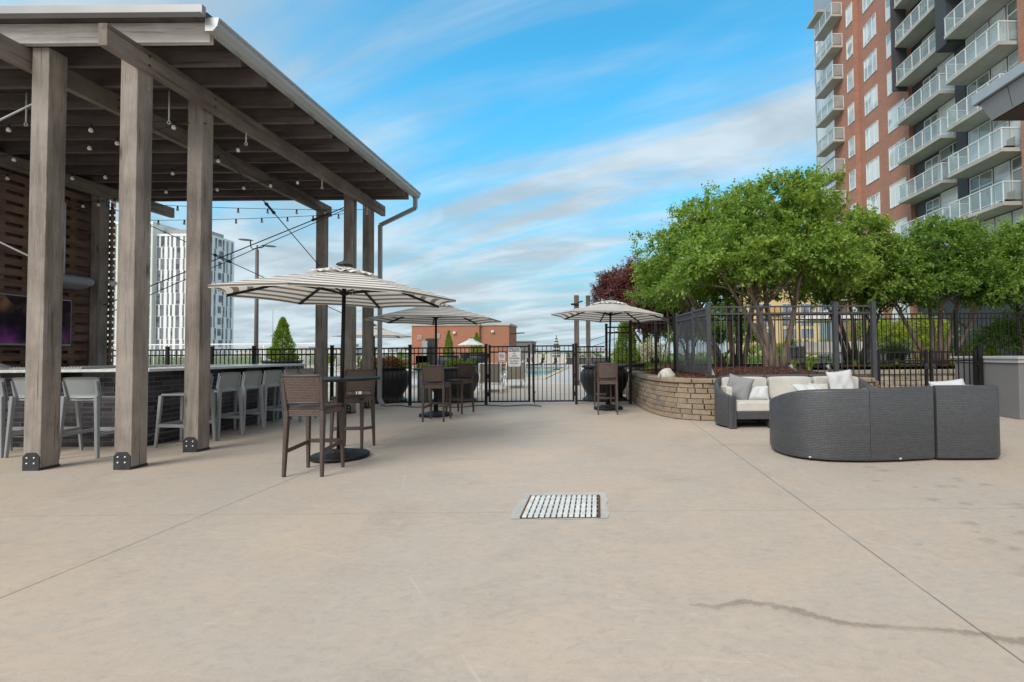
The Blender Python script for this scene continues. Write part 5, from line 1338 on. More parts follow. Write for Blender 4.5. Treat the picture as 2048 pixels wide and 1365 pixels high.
m = MB(); m.prism([(4.02,6.62),(4.02,5.86),(4.6,5.86),(4.77,6.0),(4.77,6.62)], .10, .30); m.build('seat_base', M['wickt'], t)
m = MB(); cushion(m, 4.02, 4.77, 5.9, 6.62, .302, .46); m.build('seat_cushion', M['cream'], t); m = MB(); cushion(m, 4.0, 4.7, 5.83, 5.98, .45, .875); m.build('back_cushion', M['cream'], t)
# rear sofa, facing the camera
def rear(label, path, x0, x1, legs, grp=None):
    t = section(label, loc=((x0+x1)/2, 8.7, 0)); shell(path, 'wicker_shell', t, .085, .03 if legs else .10, -1)
    m = MB(); m.box(x0, x1, 8.30, 9.02, .155, .285); m.build('seat_frame', M['wickt'], t, .012)
    m = MB(); cushion(m, x0+.012, x1-.012, 8.29, 8.93, .287, .455); m.build('seat_cushion', M['cream'], t)
    m = MB(); cushion(m, x0+.008, x1-.008, 8.84, 9.025, .44, .845); m.build('back_cushion', M['cream'], t)
    return t
t = rear('dark wicker sofa end section facing the camera, with the silver pillow by its arm', [(2.30,8.24,.56),(2.20,8.38,.58),(2.115,8.62,.66),(2.13,8.86,.79),(2.27,9.03,.865),(2.6,9.105,.885),(3.105,9.115,.887)], 2.27, 3.10, True)
m = MB(); m.box(2.235,2.36,8.255,8.40,.004,.56); m.build('arm_front', M['wickt'], t, .015)
m = MB(); m.box(2.93,3.06,8.31,8.42,.004,.154); m.build('leg', M['wickt'], t, .008); m = MB(); m.box(2.95,3.06,8.9,9.0,.004,.154); m.build('leg', M['wickt'], t, .008)
m = MB(); cushion(m, 2.235, 2.34, 8.42, 8.86, .44, .70); m.build('arm_cushion', M['cream'], t)
t = rear('dark wicker sofa middle section facing the camera, mostly behind the nearer sofa', [(3.125,9.115,.887),(3.5,9.118,.888),(3.925,9.115,.887)], 3.13, 3.92, False)
for x in (3.15,3.83): m = MB(); m.box(x,x+.08,8.33,8.42,.004,.154); m.build('leg', M['wickt'], t, .008)
t = rear('dark wicker sofa end section facing the camera, holding the large pale pillow', [(3.945,9.115,.887),(4.4,9.105,.885),(4.72,9.04,.865),(4.88,8.87,.79),(4.92,8.62,.66),(4.84,8.38,.58),(4.74,8.24,.56)], 3.95, 4.78, False)
m = MB(); m.box(4.69,4.81,8.255,8.40,.004,.56); m.build('arm_front', M['wickt'], t, .015)
pillow('large shiny silver grey pillow leaning on the left arm of the rear sofa', (2.535,8.74,.655), (.46,.46), M['silver'], (-14,13,-32), .17)
pillow('small pale square pillow on the rear sofa seat beside the silver pillow', (2.86,8.68,.575), (.40,.27), M['pale'], (-20,0,-8), .12)
pillow('small linen pillow on the rear sofa in front of the right back cushion', (3.98,8.72,.60), (.40,.28), M['linen'], (-14,2,4), .12)
pillow('large pale blue grey pillow upright at the right end of the rear sofa', (4.36,8.66,.72), (.54,.50), M['pale'], (-12,-5,14), .16)
pillow('flat pale pillow lying along the back of the nearer sofa, left end', (2.66,6.02,.80), (.40,.36), M['pale'], (-62,3,14), .10)
pillow('white pillow showing its top above the nearer sofa, right end', (4.42,6.06,.77), (.46,.36), M['pale'], (-24,-5,2), .14)
# ================================================================== POOL SIDE
def urn(label, x, y, h=.97, group='big black urns behind the pool fence'):
    t = thing('urn_planter', label, 'planter', (x,y,0), group); k = h/.97
    m = MB(); m.lathe([(.60,.003),(.62,.03),(.61,.06),(.56,.075),(.53,.10),(.50,.17),(.52,.22),(.60,.36),(.665,.52),(.68,.66),(.665,.76),(.62,.85),(.565,.89),(.565,.905),(.62,.915),(.64,.94),(.64,.965),(.62,.98),(.585,.965),(.575,.90),(0,.89)], (0,0,0), 44); m.v = [(x+a*k, y+b*k, c_*k) for a,b,c_ in m.v]; m.build('bowl', M['urn'], t)
    m = MB(); m.lathe([(.57,.902),(.3,.925),(0,.93)], (0,0,0), 20); m.v = [(x+a*k, y+b*k, c_*k) for a,b,c_ in m.v]; m.build('soil', M['mulch'], t); return t
M['urn'] = plain('black_urn_glaze', (.020,.020,.021), .55, .3, 6)
urn('big black urn planter behind the fence left of the middle table', -6.0, 13.6)
urn('big black urn planter behind the middle table and its stools', -4.02, 13.55)
urn('big black urn planter behind the table right of the gate', .18, 13.6)
urn('black urn planter holding the bright conifer right of the gate', .95, 16.0)
urn('black urn planter holding the tall conifer behind the bar', -12.9, 19.8, 1.12)
urn('black urn planter holding the conifer left of the white umbrella', -11.7, 38, 1.25)
urn('black urn planter holding the conifer right behind the white umbrella', -10.25, 41, 1.35)
shrub('flower_patch', 'orange and green flowers spilling from the left black urn', (-6.0,13.6,.95), [(-6.1,13.6,1.05,.42,.4,.10),(-5.7,13.5,1.07,.25,.3,.12)], 60, 'flor', 'flowers', tl=(.06,.14), spread=.05)
shrub('lime_plant', 'lime trailing plant in the left black urn beside the orange flowers', (-6.25,13.6,.95), [(-6.4,13.5,1.02,.2,.3,.08),(-5.6,13.7,1.0,.25,.2,.07)], 50, 'lime', 'plant', tl=(.06,.14), spread=.05)
shrub('lime_plant', 'lime plant in the black urn behind the middle table', (-4.0,13.5,.95), [(-3.85,13.5,1.0,.28,.25,.09)], 45, 'lime', 'plant', tl=(.06,.14), spread=.05)
conifer('bright green conifer in an urn right of the gate', (.95,16.0,.94), 1.58, .44, 'conif', 2600)
conifer('bright green cone shaped conifer behind the bar, left of the rear posts', (-12.9,19.8,1.05), 1.78, .50, 'conif', 2600)
conifer('slim green conifer against the brick bulkhead, left of the white umbrella', (-11.7,38,1.2), 1.95, .40, 'conif', 1300)
conifer('green conifer rising behind the white umbrella', (-10.25,41,1.3), 1.85, .5, 'conif', 1300)
t = thing('bollard_planter', 'pale grey cylinder planter behind the middle table', 'planter', (-5.0,13.9,0)); m = MB(); m.lathe([(.16,.003),(.17,.02),(.17,.84),(.15,.84),(.14,.80),(0,.80)], (-5.0,13.9,0), 24); m.build('cylinder', M['galv'], t)
shrub('lime_plant', 'lime plant on top of the pale grey cylinder planter', (-5.0,13.9,.82), [(-5.0,13.9,.90,.16,.16,.10)], 30, 'lime', 'plant', tl=(.05,.1), spread=.03)
t = thing('litter_bin', 'slim black litter bin beyond the fence behind the middle table', 'litter bin', (-9.9,36.3,0)); m = MB(); m.lathe([(.34,.003),(.34,1.25),(.36,1.27),(.36,1.42),(.30,1.42),(.30,1.3),(0,1.3)], (-9.95,36.3,0), 20); m.build('body', M['black_m'], t)

M['sling'] = plain('beige_sling_fabric', (.41,.385,.345), .8, .06, 6); M['lfr'] = plain('white_lounger_frame', (.68,.69,.70), .4, .05, 4); M['slingw'] = plain('pale_sling_fabric', (.60,.58,.53), .8, .06, 6)
def lounger(label, grp, sling='sling'):
    t = thing('sun_lounger', label, 'sun lounger', (0,0,0), grp)      # feet to +Y, head at -Y
    m = MB()
    for sx in (-.31,.31):
        m.tube([(sx,-.62,.30),(sx,-.3,.33),(sx,.4,.335),(sx,1.15,.34),(sx,1.22,.30)], .022, 8)
        m.tube([(sx,-.28,.335),(sx*1.02,-.55,.62),(sx,-.78,1.0)], .020, 8)
        m.tube([(sx*1.12,-.48,.50),(sx*1.14,-.22,.56),(sx*1.14,.02,.52),(sx*1.1,.08,.34)], .024, 8)
    for y, z in ((1.18,.33),(-.3,.33),(-.78,1.0),(.45,.33)): m.cyl((-.31,y,z),(.31,y,z),.018,8)
    m.cyl((-.31,-.60,.30),(.31,-.60,.30),.018,8); m.cyl((-.30,-.62,.32),(-.30,-.60,.68),.014,6); m.cyl((.30,-.62,.32),(.30,-.60,.68),.014,6); m.build('frame', M['lfr'], t)
    for sx in (-.31,.31):
        for y0, y1 in ((-.62,-.70),(.95,1.05)):
            m = MB(); m.tube([(sx,y0+.06,.32),(sx*1.03,y1,.004)], [.024,.020], 8); m.build('leg', M['lfr'], t)
    m = MB(); nx, ny = 6, 8; vs = []; fs = []
    for i in range(nx+1):
        for j in range(ny+1):
            u, v = -1+2*i/nx, j/ny; vs.append((u*.295, -.25+1.42*v, .345-.03*(1-u*u)*math.sin(PI*v)))
    for i in range(nx):
        for j in range(ny): fs.append((i*(ny+1)+j,(i+1)*(ny+1)+j,(i+1)*(ny+1)+j+1,i*(ny+1)+j+1))
    m.add(vs, fs, True); m.build('seat_sling', M[sling], t)
    m = MB(); vs = []
    for i in range(nx+1):
        for j in range(ny+1):
            u, v = -1+2*i/nx, j/ny; vs.append((u*.295, -.30-.475*v-.02*(1-u*u), .35+.66*v-.012*math.sin(PI*v)))
    m.add(vs, fs, True); m.build('backrest_sling', M[sling], t); return t
GL = 'sun loungers round the pool'
l0 = lounger('beige sling sun lounger nearest the gate, back turned behind the left gate leaf', GL); l0.location = (-3.72,16.75,.003); l0.rotation_euler = (0,0,R(12)); l0.scale = (1.12,1.0,1.0)
dup(l0, (-3.22,18.75,.003), R(14), 'beige sling sun lounger second from the gate, its back just left of the notice sign')
for i, (x, lb) in enumerate(((-12.0,'beige lounger across the pool, farthest left, behind the white umbrella'),(-10.7,'beige lounger across the pool, next to the farthest left one'),(-8.8,'beige lounger across the pool, above the no smoking sign'),(-6.75,'beige lounger across the pool, right of the notice sign'),(-5.95,'beige lounger across the pool, behind the gap between the gate leaves'),(-4.7,'beige lounger across the pool, left of the closed umbrella'),(-3.5,'beige lounger across the pool, right by the closed umbrella'))):
    dup(l0, (x,46.6,.003), R(180+(i*37 % 9)-4), lb, GL, 1.3)
lw = None
for i, (x, y, lb) in enumerate(((-17.6,38,'white framed lounger left of the middle table, nearest the brick bulkhead'),(-18.9,38.4,'white framed lounger second from the brick bulkhead'),(-20.1,38.8,'white framed lounger third from the brick bulkhead'),(-21.3,39.2,'white framed lounger fourth from the brick bulkhead, by the rear posts'),(-24.5,39.6,'white framed lounger seen between the rear posts of the pavilion'),(-27.5,39.8,'white framed lounger farthest left, seen over the bar stools'))):
    if lw is None: lw = lounger(lb, GL, 'slingw'); lw.location = (x,y,.003); lw.rotation_euler = (0,0,R(55)); lw.scale = (1.25,)*3
    else: dup(lw, (x,y,.003), R(55+i), lb, GL, 1.25)
t = thing('patio_chair', 'pale patio chair beside the dark doorway of the brick bulkhead', 'chair', (-13.6,37,0))
for sx in (-.4,.4):
    for yy in (36.7,37.3): m = MB(); m.cyl((-13.6+sx,yy,.003),(-13.6+sx,yy,.6),.03,6); m.build('leg', M['lfr'], t); m = MB(); m.box(-14.05,-13.15,36.6,37.4,.6,.68); m.build('seat', M['slingw'], t); m = MB(); m.box(-14.05,-13.15,37.35,37.45,.69,1.25); m.build('backrest', M['lfr'], t)
# raised beds and hedge at the far left of the pool deck
t = thing('clipped_hedge', 'long low clipped green hedge at the far left edge of the pool deck', 'hedge', (-27,46,0)); n = 9000
P = np.stack([rng.uniform(-44,-19.5,n), rng.uniform(45.4,46.6,n), rng.uniform(.55,1.22,n)],1); P[:,2] = np.where(rng.random(n)<.6, 1.2+rng.normal(size=n)*.03, P[:,2]); P[:,1] = np.where(P[:,2] < 1.1, 45.4+rng.random(n)*.05, P[:,1])
quadcloud('foliage', make_leaves(P, nrm(rng.normal(size=(n,3))+np.array([0,-.3,.6])), rng.uniform(.10,.2,n), rng.uniform(.05,.1,n)), M['bushg'], t); m = MB(); m.box(-44,-19.5,45.5,46.5,.4,1.15); m.build('stem', M['lawn_g'], t)
t = thing('hedge_trough', 'pale block trough wall under the long clipped hedge', 'planter', (-32,45.8,0)); m = MB(); m.box(-44.1,-19.4,45.1,46.8,.003,.45); m.build('trough', M['stone_b'], t, .02)
t = thing('deck_parapet', 'grey parapet wall along the far edge of the pool deck', 'wall', (-18,59.5,0)); m = MB(); m.box(-45,22,59.2,59.5,.003,.80); m.build('wall', M['dgrey'], t); m = MB(); m.box(-45,22,59.1,59.6,.801,.88); m.build('coping', M['galv_d'], t)
# glass guard rail behind the bar
t = thing('glass_guardrail', 'white topped glass guard rail far behind the bar', 'railing', (-30,30,0)); m = MB(); m.bar((-45,30,2.07),(-17.2,30,2.07),.07,.07); m.build('top_rail', M['white'], t)
for k in range(9): m = MB(); m.cyl((-44.5+k*3.4,30,.003),(-44.5+k*3.4,30,2.03),.03,6); m.build('post', M['white'], t)
m = MB(); m.box(-45,-17.2,29.99,30.01,.1,2.03); gp = N('clear_guard_glass'); tr = gp.new('ShaderNodeBsdfTransparent'); ms_ = gp.new('ShaderNodeMixShader'); ms_.inputs[0].default_value = .10; gp.p.inputs['Roughness'].default_value = .05; gp.put(gp.p.inputs['Base Color'], (.6,.65,.66,1)); gp.l.new(tr.outputs[0], ms_.inputs[1]); gp.l.new(gp.p.outputs[0], ms_.inputs[2]); gp.l.new(ms_.outputs[0], gp.n['Material Output'].inputs[0]); m.build('glass', gp.m, t)

# brick bulkhead
bh = thing('brick_bulkhead', 'low orange brick bulkhead building behind the pool with a dark doorway', 'building', (-12.5,47,0))
def zt(y): return y
m = MB(); m.box(-17.3,-11.0,45,52,.003,4.02); m.box(-11.0,-8.28,45.25,49.4,.003,4.02); m.build('wall', M['brick_far'], bh)
m = MB(); m.box(-17.38,-10.95,44.92,52.05,4.02,4.22); m.box(-10.95,-8.2,45.17,49.48,4.02,4.22); m.build('roof_coping', M['cast'], bh)
m = MB(); m.box(-15.9,-15.0,44.97,44.999,.003,2.75); m.build('doorway', M['black_m'], bh); m = MB()
m.box(-16.0,-15.9,44.93,44.999,.003,2.85); m.box(-15.0,-14.93,44.93,44.999,.003,2.85); m.box(-15.9,-15.0,44.93,44.999,2.75,2.85); m.build('door_frame', M['dgrey'], bh)
m = MB(); m.box(-16.1,-15.6,44.3,44.36,.003,2.6); m.build('open_door', M['galv_d'], bh)
for x, z in ((-16.55,2.95),(-14.85,3.05)):
    m = MB(); m.box(x-.22,x+.22,44.96,44.999,z-.22,z+.22); f = m.build('vent', plain('vent_metal',(.45,.28,.22),.6,.1,3), bh); m = MB()
    for k in range(5): m.box(x-.19,x+.19,44.93,44.96,z-.19+k*.085,z-.15+k*.085)
    m.build('louvres', M['cast'], f)
m = MB(); m.box(-12.3,-11.4,47,47.6,4.22,4.75)
for k in range(4): m.box(-12.32,-11.38,46.98,47.0,4.3+k*.11,4.35+k*.11)
m.build('roof_unit', M['galv'], bh)
for x, y, z in ((-13.3,44.95,3.35),(-9.8,45.2,3.45)): m = MB(); m.box(x-.13,x+.13,y-.14,y+.04,z-.1,z+.1); m.build('wall_light', M['offwhite'], bh, .02)
m = MB(); m.bar((-8.27,46.4,3.25),(-7.2,46.0,3.32),.07,.07); m.box(-7.6,-6.95,45.8,46.1,3.28,3.36); m.build('bracket_lamp', M['iron'], bh)
t = thing('plant_enclosure', 'low dark grey metal enclosure next to the brick bulkhead', 'enclosure', (-8.3,56,0)); m = MB(); m.box(-10.3,-7.45,54.5,58.5,.003,2.7); m.build('body', M['gpaint'], t); m = MB(); m.box(-10.4,-7.35,54.4,58.6,2.7,2.82); m.build('roof_trim', M['galv_d'], t)
# sail posts right of the gate
for x, y, z, lb in ((-.86,20,3.72,'thicker brown timber sail post beyond the gate, with a metal bracket'),(-.42,22,3.95,'slimmer brown timber sail post beyond the gate')):
    t = thing('sail_post', lb, 'post', (x,y,0)); m = MB(); m.box(x-.1,x+.1,y-.1,y+.1,.003,z); m.build('shaft', M['dpost'], t, .01); m = MB(); m.box(x-.11,x+.11,y-.11,y+.11,.0035,.2); m.build('shoe', M['plate'], t)
    if y == 20: m = MB(); m.box(x-.22,x+.10,y-.14,y-.102,z-.42,z-.34); m.cyl((x+.08,y-.13,z-.3),(x+.26,y-.13,z-.25),.03,6); m.build('bracket', M['iron'], t)
for a, b in (((-.34,22,3.6),(4.4,26,2.7)),((-.34,22,3.3),(4.4,26,2.4)),((-.34,22,1.6),(4.4,26,3.2)),((-.34,22,1.9),(4.4,26,3.5))): m = MB(); m.cyl(a, b, .012, 5); tag(m.build('sail_cable', M['rod']), 'thin crossing steel cable running right from the slimmer sail post', 'cable', 'steel cables on the sail posts')
for x, lb in ((2.35,'brown timber post under the red tree, left one'),(2.95,'brown timber post under the red tree, right one')):
    t = thing('sail_post', lb, 'post', (x,24,.8)); m = MB(); m.box(x-.11,x+.11,23.9,24.1,.8,3.0); m.build('shaft', M['dpost'], t, .01)
# lamp post and mast
t = thing('lamp_post', 'tall brown twin headed lamp post behind the bar', 'lamp post', (-16.95,24,0)); m = MB(); m.tube([(-16.95,24,.003),(-16.95,24,6.62)], [.10,.075], 12); m.cyl((-16.95,24,6.6),(-16.95,24,6.85),.035,8); m.build('pole', M['galv_d'] if False else plain('brown_pole_paint',(.10,.088,.085),.5,.1,4), t)
m = MB(); m.box(-17.1,-16.8,23.85,24.15,.003,1.7) if False else m.lathe([(.16,.003),(.16,.3),(.11,.36)], (-16.95,24,0), 12); m.build('base', M['galv_d'], t)
for sx, dz_ in ((-1,0),(1,-.32)):
    x = -16.95; m = MB(); m.tube([(x,24,6.72),(x+sx*.22,24,6.68+.04*sx),(x+sx*.32,24,6.78),(x+sx*.34,24,7.05+dz_*.7)], .028, 8); m.build('bracket_arm', M['iron'], t)
    m = MB(); m.lathe([(0,0),(.16,.012),(.21,.035),(.18,.06),(0,.075)], (0,0,0), 16); m.v = [(x+sx*.58+a*1.75, 24+b, 7.08+dz_+c_+a*.12*-sx*(1 if sx > 0 else -.9)) for a,b,c_ in m.v]; m.build('lamp_head', plain('brown_lamp_metal',(.12,.115,.11),.5,.1,4), t)
t = thing('radio_mast', 'very thin distant radio mast on the skyline beside the conifer', 'mast', (-605,900,-22)); m = MB()
for k in range(3): m.cyl((-605+1.1*math.cos(k*2.1),900+1.1*math.sin(k*2.1),-22),(-605+.3*math.cos(k*2.1),900+.3*math.sin(k*2.1),88),.22,4)
m.build('lattice', plain('mast_grey',(.32,.36,.40),.6,.05,1), t)

# ================================================================== DISTANT TOWER
M['tw'] = plain('white_tower_panel', (.78,.81,.82), .6, .05, .3, coord='Position'); M['twg'] = plain('pale_green_panel', (.64,.70,.66), .6, .05, .3, coord='Position'); M['twd'] = plain('tower_grey_panel', (.30,.30,.32), .6, .05, .3, coord='Position')
tb = thing('white_tower', 'tall white residential tower with irregular dark windows behind the bar', 'tower', (-108,130,-22))
m = MB(); m.box(-116.0,-101.9,126,135.2,-22,33.6); m.build('wall', M['tw'], tb); m = MB(); m.box(-115,-104,128,134,33.6,35.2); m.build('roof_plant', M['twd'], tb)
m = MB(); m.box(-130.5,-115.4,124.9,137,-22,36.6); m.build('wing', M['twg'], tb)
m = MB(); m.box(-130.6,-115.3,124.8,124.9,35.9,36.6); m.box(-116.1,-101.8,125.9,126.0,33.0,33.6); m.build('parapet_trim', M['tw'], tb)
rnd = random.Random(12); cols_ = [(.25,.42),(1.2,.93),(2.9,.38),(4.1,.42),(5.2,.92),(7.05,.38),(8.3,.5),(9.6,.9),(11.3,.4),(12.4,.5)]
wmesh = None
def twin(x, y, z, w_, h_, ax):
    global wmesh
    if wmesh is None:
        mm = MB(); mm.box(0,1,-.06,.0,0,1); wmesh = mm.build('window', M['pane_b']); o = wmesh
    else: o = wmesh.copy(); COL.objects.link(o)
    o.parent = tb; o.location = Vector((x,y,z))-tb.location
    if ax == 'x': o.scale = (w_,1,h_)
    else: o.rotation_euler = (0,0,R(90)); o.scale = (w_,1,h_)
rest = MB()
for f in range(13):
    z = 30.2-f*3.02
    for ci, (ox, ww) in enumerate(cols_):
        k = f % 2; x = -115.4+ox+(.14 if (k and ci > 1) else 0)-(.2 if (f % 3 == 0 and ci == 3) else 0); wv = ww
        if k and ci == 0: wv = .9
        if k and ci == 1: x += .42; wv = .44
        if f < 9: twin(x, 125.985, z, wv, 2.86, 'x')
        else: rest.box(x, x+wv, 125.93, 125.985, z, z+2.86)
    for ci in range(6):
        k = (f*3+ci*5) % 4; y = 126.7+ci*1.42+(.3 if k == 1 else 0); rest.box(-101.885, -101.83, y, y+(.55 if k != 2 else .36), z, z+2.86) if ci != 2 else rest.box(-101.885,-101.75,y,y+.9,z+.9,z+2.7)
    for ox, ww in ((.4,.6),(2.2,.8),(4.6,.5),(8.0,.7),(12.2,.8),(13.6,.5)): rest.box(-130+ox, -130+ox+ww, 124.83, 124.885, z+2.9, z+5.6)
rw = rest.build('window_bands', M['pane_b'], tb); rw['kind'] = 'stuff'
# city blocks on the horizon
def citymat(name, c, wc):
    return brick(name, wc, tuple(x*.8 for x in wc), c, 5, 4.2, 1.1, 'wall', .06, .8, 0, .3, 0, 'Position')
cm = [citymat('city_white', (.56,.58,.58), (.24,.28,.32)), citymat('city_tan', (.45,.42,.38), (.22,.23,.25)), citymat('city_grey', (.36,.38,.40), (.20,.23,.26))]
rnd = random.Random(31)
for k in range(34):
    y = rnd.uniform(330,760); px = 205+k*31+rnd.uniform(-9,9)
    if 1020 < px < 1060: px += 60
    x = (px-1195)/967*y; wd = rnd.uniform(22,60)*y/500; top = 1.3+rnd.uniform(3,18)/967*y if px < 830 else 1.3+rnd.uniform(1,9)/967*y
    t = MB(); t.box(x-wd/2,x+wd/2,y,y+rnd.uniform(20,40),-22,top)
    if rnd.random() < .5: t.box(x-wd*.2,x+wd*.1,y+5,y+15,top,top+3*y/500)
    tag(t.build('city_building', cm[k % 3]), 'low pale city building on the far skyline', 'building', 'low city blocks along the horizon')
n = 5200; y = rng.uniform(200,420,n); pxr = rng.uniform(200,2000,n); x = (pxr-1195)/967*y
P = np.stack([x, y, -22+rng.random(n)**.6*(21.5)],1)
struct(quadcloud('city_treeline', make_leaves(P, nrm(rng.normal(size=(n,3))+np.array([0,0,.4])), rng.uniform(3,6,n), rng.uniform(2,4,n)), M['leafd'], None), 'stuff')

# ================================================================== YELLOW BUILDING
yb = thing('yellow_building', 'pale yellow stucco building with rows of windows behind the trees', 'building', (55,124,0))
M['yel'] = plain('yellow_stucco', (.56,.43,.22), .8, .06, .2, coord='Position')
m = MB(); m.box(36,78,120,134,-22,17.5); m.build('wall', M['yel'], yb); m = MB(); m.box(35.6,78.4,119.6,134.4,17.5,18.2); m.build('cornice', M['cast'], yb)
m = MB(); m.box(41,45.5,119.2,119.99,10.6,12.2); m.build('balcony', plain('ochre_stucco',(.45,.29,.09),.8,.06,.3), yb)
pm = None
for r_i in range(4):
    for c_i in range(5):
        x = 46.0+c_i*4.5 if c_i < 4 else 40; z = 1.7+r_i*3.1
        m = MB(); m.box(x,x+3.3,119.93,119.995,z,z+2.3); wnd = m.build('window', M['pane_b'], yb); m = MB()
        for q in (0,1.08,2.16,3.24): m.box(x+q,x+q+.07,119.88,119.928,z,z+2.3)
        m.box(x,x+3.3,119.88,119.928,z+2.3,z+2.38); m.build('frame', M['wframe'], wnd)
t = thing('cream_umbrella', 'large cream garden umbrella beyond the trees in front of the yellow building', 'umbrella', (12.4,26,.8)); m = MB(); m.lathe([(1.75,2.15),(1.74,2.2),(.9,2.5),(.05,2.75),(0,2.8)], (12.4,26,.8), 8, False); m.build('canopy', M['plaincanvas'], t); m = MB(); m.cyl((12.4,26,.8),(12.4,26,3.5),.03,8); m.build('pole', M['iron'], t)

# ================================================================== APARTMENT TOWER
ap = thing('apartment_tower', 'red brick apartment tower with stacked glass fronted balconies', 'apartment building', (24,35,0))
M['brick_e'] = M['brick']
Z0, Z1 = -.3, 42
m = MB(); m.box(23.3,34,42.9,46.65,Z0,Z1); m.box(23.72,34,36.2,42.9,Z0,Z1); m.build('brick_wall', M['brick'], ap)
m = MB(); m.box(23.25,34,12.0,26.15,Z0,Z1); m.build('brick_wall', M['brick'], ap)
m = MB(); m.box(24.05,34,31.2,36.2,Z0,Z1); m.box(23.75,34,26.15,31.2,Z0,Z1); m.build('recess_wall', M['dgrey'], ap)
m = MB(); m.box(24.4,34,46.65,53,Z0,Z1); m.build('corner_glazing_wall', M['galv'], ap)
m = MB(); m.box(23.62,24.04,30.45,31.35,Z0,Z1); m.build('pier', M['dgrey'], ap)
F = 3.02
def wmb(x, y0, y1, z0, z1, muls, transom=None, pane='pane'):
    """west facing window: pane part with a frame sub-part and stone reveal"""
    m = MB(); m.box(x-.012, x+.05, y0, y1, z0, z1); p = m.build('window', M[pane], ap)
    m = MB(); e = .055; xo = x-.05
    m.box(xo,x-.013,y0,y1,z0,z0+e); m.box(xo,x-.013,y0,y1,z1-e,z1); m.box(xo,x-.013,y0,y0+e,z0+e,z1-e); m.box(xo,x-.013,y1-e,y1,z0+e,z1-e)
    for q in muls: yy = y0+(y1-y0)*q; m.box(xo+.004,x-.013,yy-.03,yy+.03,z0+e,z1-e)
    if transom: m.box(xo+.006,x-.013,y0+e,y1-e,z0+(z1-z0)*transom-.035,z0+(z1-z0)*transom+.035)
    m.build('frame', M['wframe'], p); return p
for k in range(11):
    zt_ = 29.93+3.06-k*3.06
    if zt_ < 1: continue
    zb_ = zt_-1.85
    wmb(23.72, 40.1, 42.0, zb_, zt_, (.32,.72))
    wmb(23.3, 43.0, 44.05, zt_-1.70, zt_, ())
    wmb(23.72, 36.62 if zt_ < 22.5 else 36.6, 38.7, zb_, zt_, (.35,.68))
def balcony(x0, x1, y0, y1, zb, par=ap, n=5, ends=(True, True)):
    m = MB(); m.box(x0, x1, y0, y1, zb, zb+.22); s = m.build('balcony', M['cast'], par, .01)
    h = 1.12; zr_ = zb+.22
    m = MB(); rail = zr_+h
    m.bar((x0+.06,y0,rail),(x0+.06,y1,rail),.06,.05)
    yy = [y0+.05+(y1-y0-.1)*i/n for i in range(n+1)]
    for y in yy: m.box(x0+.04,x0+.085,y-.022,y+.022,zr_,rail)
    m.box(x0+.05,x0+.075,y0+.03,y1-.03,zr_+.08,zr_+.11)
    for e, y in ((ends[0], y0+.05), (ends[1], y1-.05)):
        if e: m.bar((x0+.06,y,rail),(x1,y,rail),.05,.05); m.box(x1-.05,x1-.005,y-.022,y+.022,zr_,rail)
    m.build('railing', M['wframe'], s)
    m = MB()
    for a, b in zip(yy, yy[1:]): m.box(x0+.055,x0+.067,a+.04,b-.04,zr_+.12,rail-.04)
    for e, y in ((ends[0], y0+.05), (ends[1], y1-.05)):
        if e: m.box(x0+.11,x1-.06,y-.006,y+.006,zr_+.12,rail-.04)
    m.build('glass', M['bglass'], s); return s
chairs = []
for k in range(-4, 6):
    zb = 21.3-k*2.985
    if zb < 1: continue
    balcony(22.7, 24.04, 31.5, 36.05, zb, n=5); balcony(22.3, 23.74, 26.3, 30.4, zb-.1, n=5)
    balcony(22.25, 23.29, 44.75, 48.4, zb-.32-.0*k, n=3)
    # window walls at the back of each balcony
    wmb(24.02, 31.5, 33.4, zb+.23, zb+2.90, (.34,), .72, 'pane' if k % 3 else 'pane_d'); wmb(24.02, 33.5, 34.9, zb+.23, zb+2.72, (.5,), .76, 'pane_d')
    wmb(23.72, 26.3, 27.3, zb+.13, zb+2.82, (), .74, 'pane_d' if k % 3 == 1 else 'pane'); wmb(23.72, 27.42, 28.5, zb+.13, zb+2.82, (), .74, 'pane'); wmb(23.72, 28.62, 30.4, zb+.13, zb+2.82, (.55,), .70, 'pane' if k % 2 else 'pane_d')
    wmb(24.36, 46.9, 52.4, zb, zb+2.6, (.25,.5,.75), .7, 'pane')
for y0, y1 in ((36.06,36.19),(30.45,31.45)): m = MB(); m.box(22.5,23.61,y0,y1,21.0,Z1); m.build('cladding_fin', M['dgrey'], ap)
m = MB(); m.box(22.6,24.88,26.3,36.1,-.29,3.0) if False else m.box(23.4,23.74,26.2,30.4,Z0,3.0); m.build('ground_storey', M['dgrey'], ap)
m = MB(); m.box(21.9,23.28,46.7,49.2,34.75,35.0); m.build('roof_slab', M['cast'], ap)
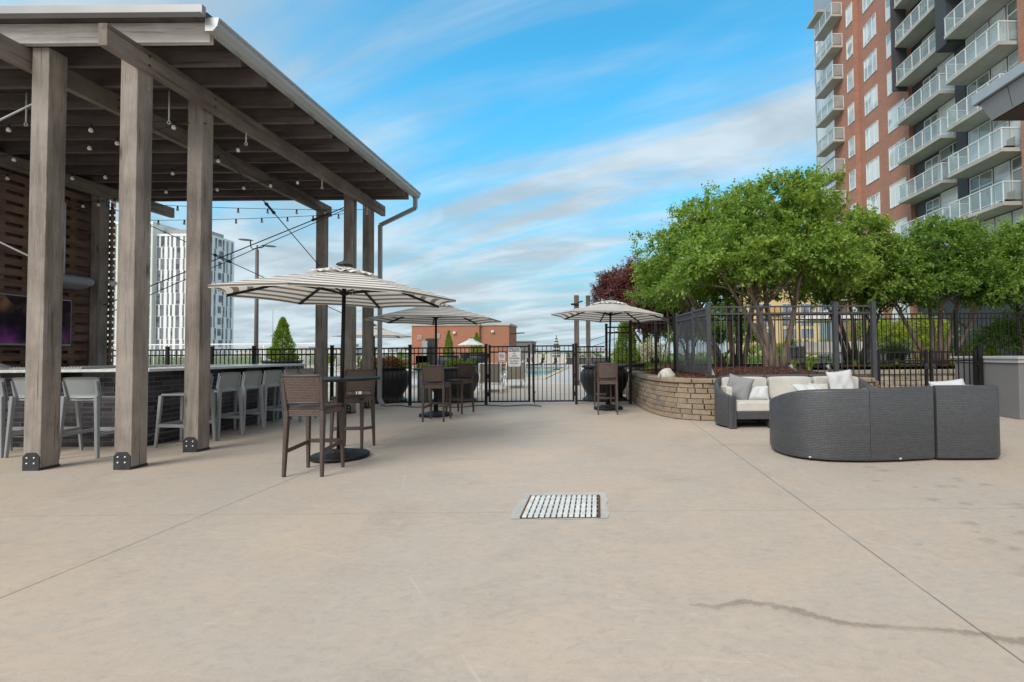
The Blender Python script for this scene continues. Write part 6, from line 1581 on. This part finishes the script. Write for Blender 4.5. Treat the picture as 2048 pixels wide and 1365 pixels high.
for k, (y, z) in enumerate(((27.0,12.32),(27.1,9.33),(33.2,12.42))):
    t = thing('balcony_chair', ('dark chair on the upper visible balcony near the canopy','pale armchair on the lowest balcony right of the trees','small chair on the left balcony column')[k], 'chair', (23.2,y,z)); m = MB(); m.box(22.95,23.45,y-.25,y+.25,z+.40,z+.46); m.build('seat', M['plate'], t); m = MB(); m.box(23.40,23.46,y-.25,y+.25,z+.47,z+.95); m.build('backrest', M['plate'], t)
    for dx_ in (22.98,23.42):
        for dy_ in (-.22,.22): m = MB(); m.box(dx_-.02,dx_+.02,y+dy_-.02,y+dy_+.02,z+.001,z+.40); m.build('leg', M['plate'], t)
# low garden fence at the tower foot
fence('garden_fence', 'dark picket fence at the foot of the brick tower', (16.5,26.5), (23.0,26.5), .8, 1.9, [0,.33,.66,1], 'iron', .14, .08)
# grey canopy at the top right
cn = thing('grey_canopy', 'grey metal clad entrance canopy jutting in at the top right', 'canopy', (9,6,0))
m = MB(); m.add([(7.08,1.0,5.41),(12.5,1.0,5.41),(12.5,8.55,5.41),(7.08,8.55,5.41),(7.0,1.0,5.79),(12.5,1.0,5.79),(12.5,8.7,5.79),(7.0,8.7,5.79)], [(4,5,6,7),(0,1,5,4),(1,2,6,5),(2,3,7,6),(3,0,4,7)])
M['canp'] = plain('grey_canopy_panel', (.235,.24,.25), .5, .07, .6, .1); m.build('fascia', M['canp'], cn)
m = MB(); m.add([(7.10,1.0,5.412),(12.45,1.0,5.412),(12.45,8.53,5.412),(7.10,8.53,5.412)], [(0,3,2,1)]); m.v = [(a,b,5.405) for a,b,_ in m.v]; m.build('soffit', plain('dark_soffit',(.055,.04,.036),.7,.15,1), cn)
m = MB(); m.box(6.93,12.6,.9,8.80,5.80,5.985); m.build('roof_trim', M['galv'], cn, .008); m = MB(); m.box(6.99,12.5,1,8.73,5.791,5.80); m.build('shadow_gap', M['dgrey'], cn)
for y in (2.6,4.6,6.6,8.1):
    m = MB(); m.box(7.0,7.075,y-.006,y+.006,5.43,5.78)
    m.v = [(a-.004+(5.79-c_)*.22,b,c_) for a,b,c_ in m.v]; m.build('panel_joint', M['dgrey'], cn)
for y in (1.4,): m = MB(); m.box(10.6,11.0,1.2,1.6,.003,5.404); m.build('column', M['canp'], cn); m = MB(); m.box(11.8,12.2,7.6,8.0,.003,5.404); m.build('column', M['canp'], cn)
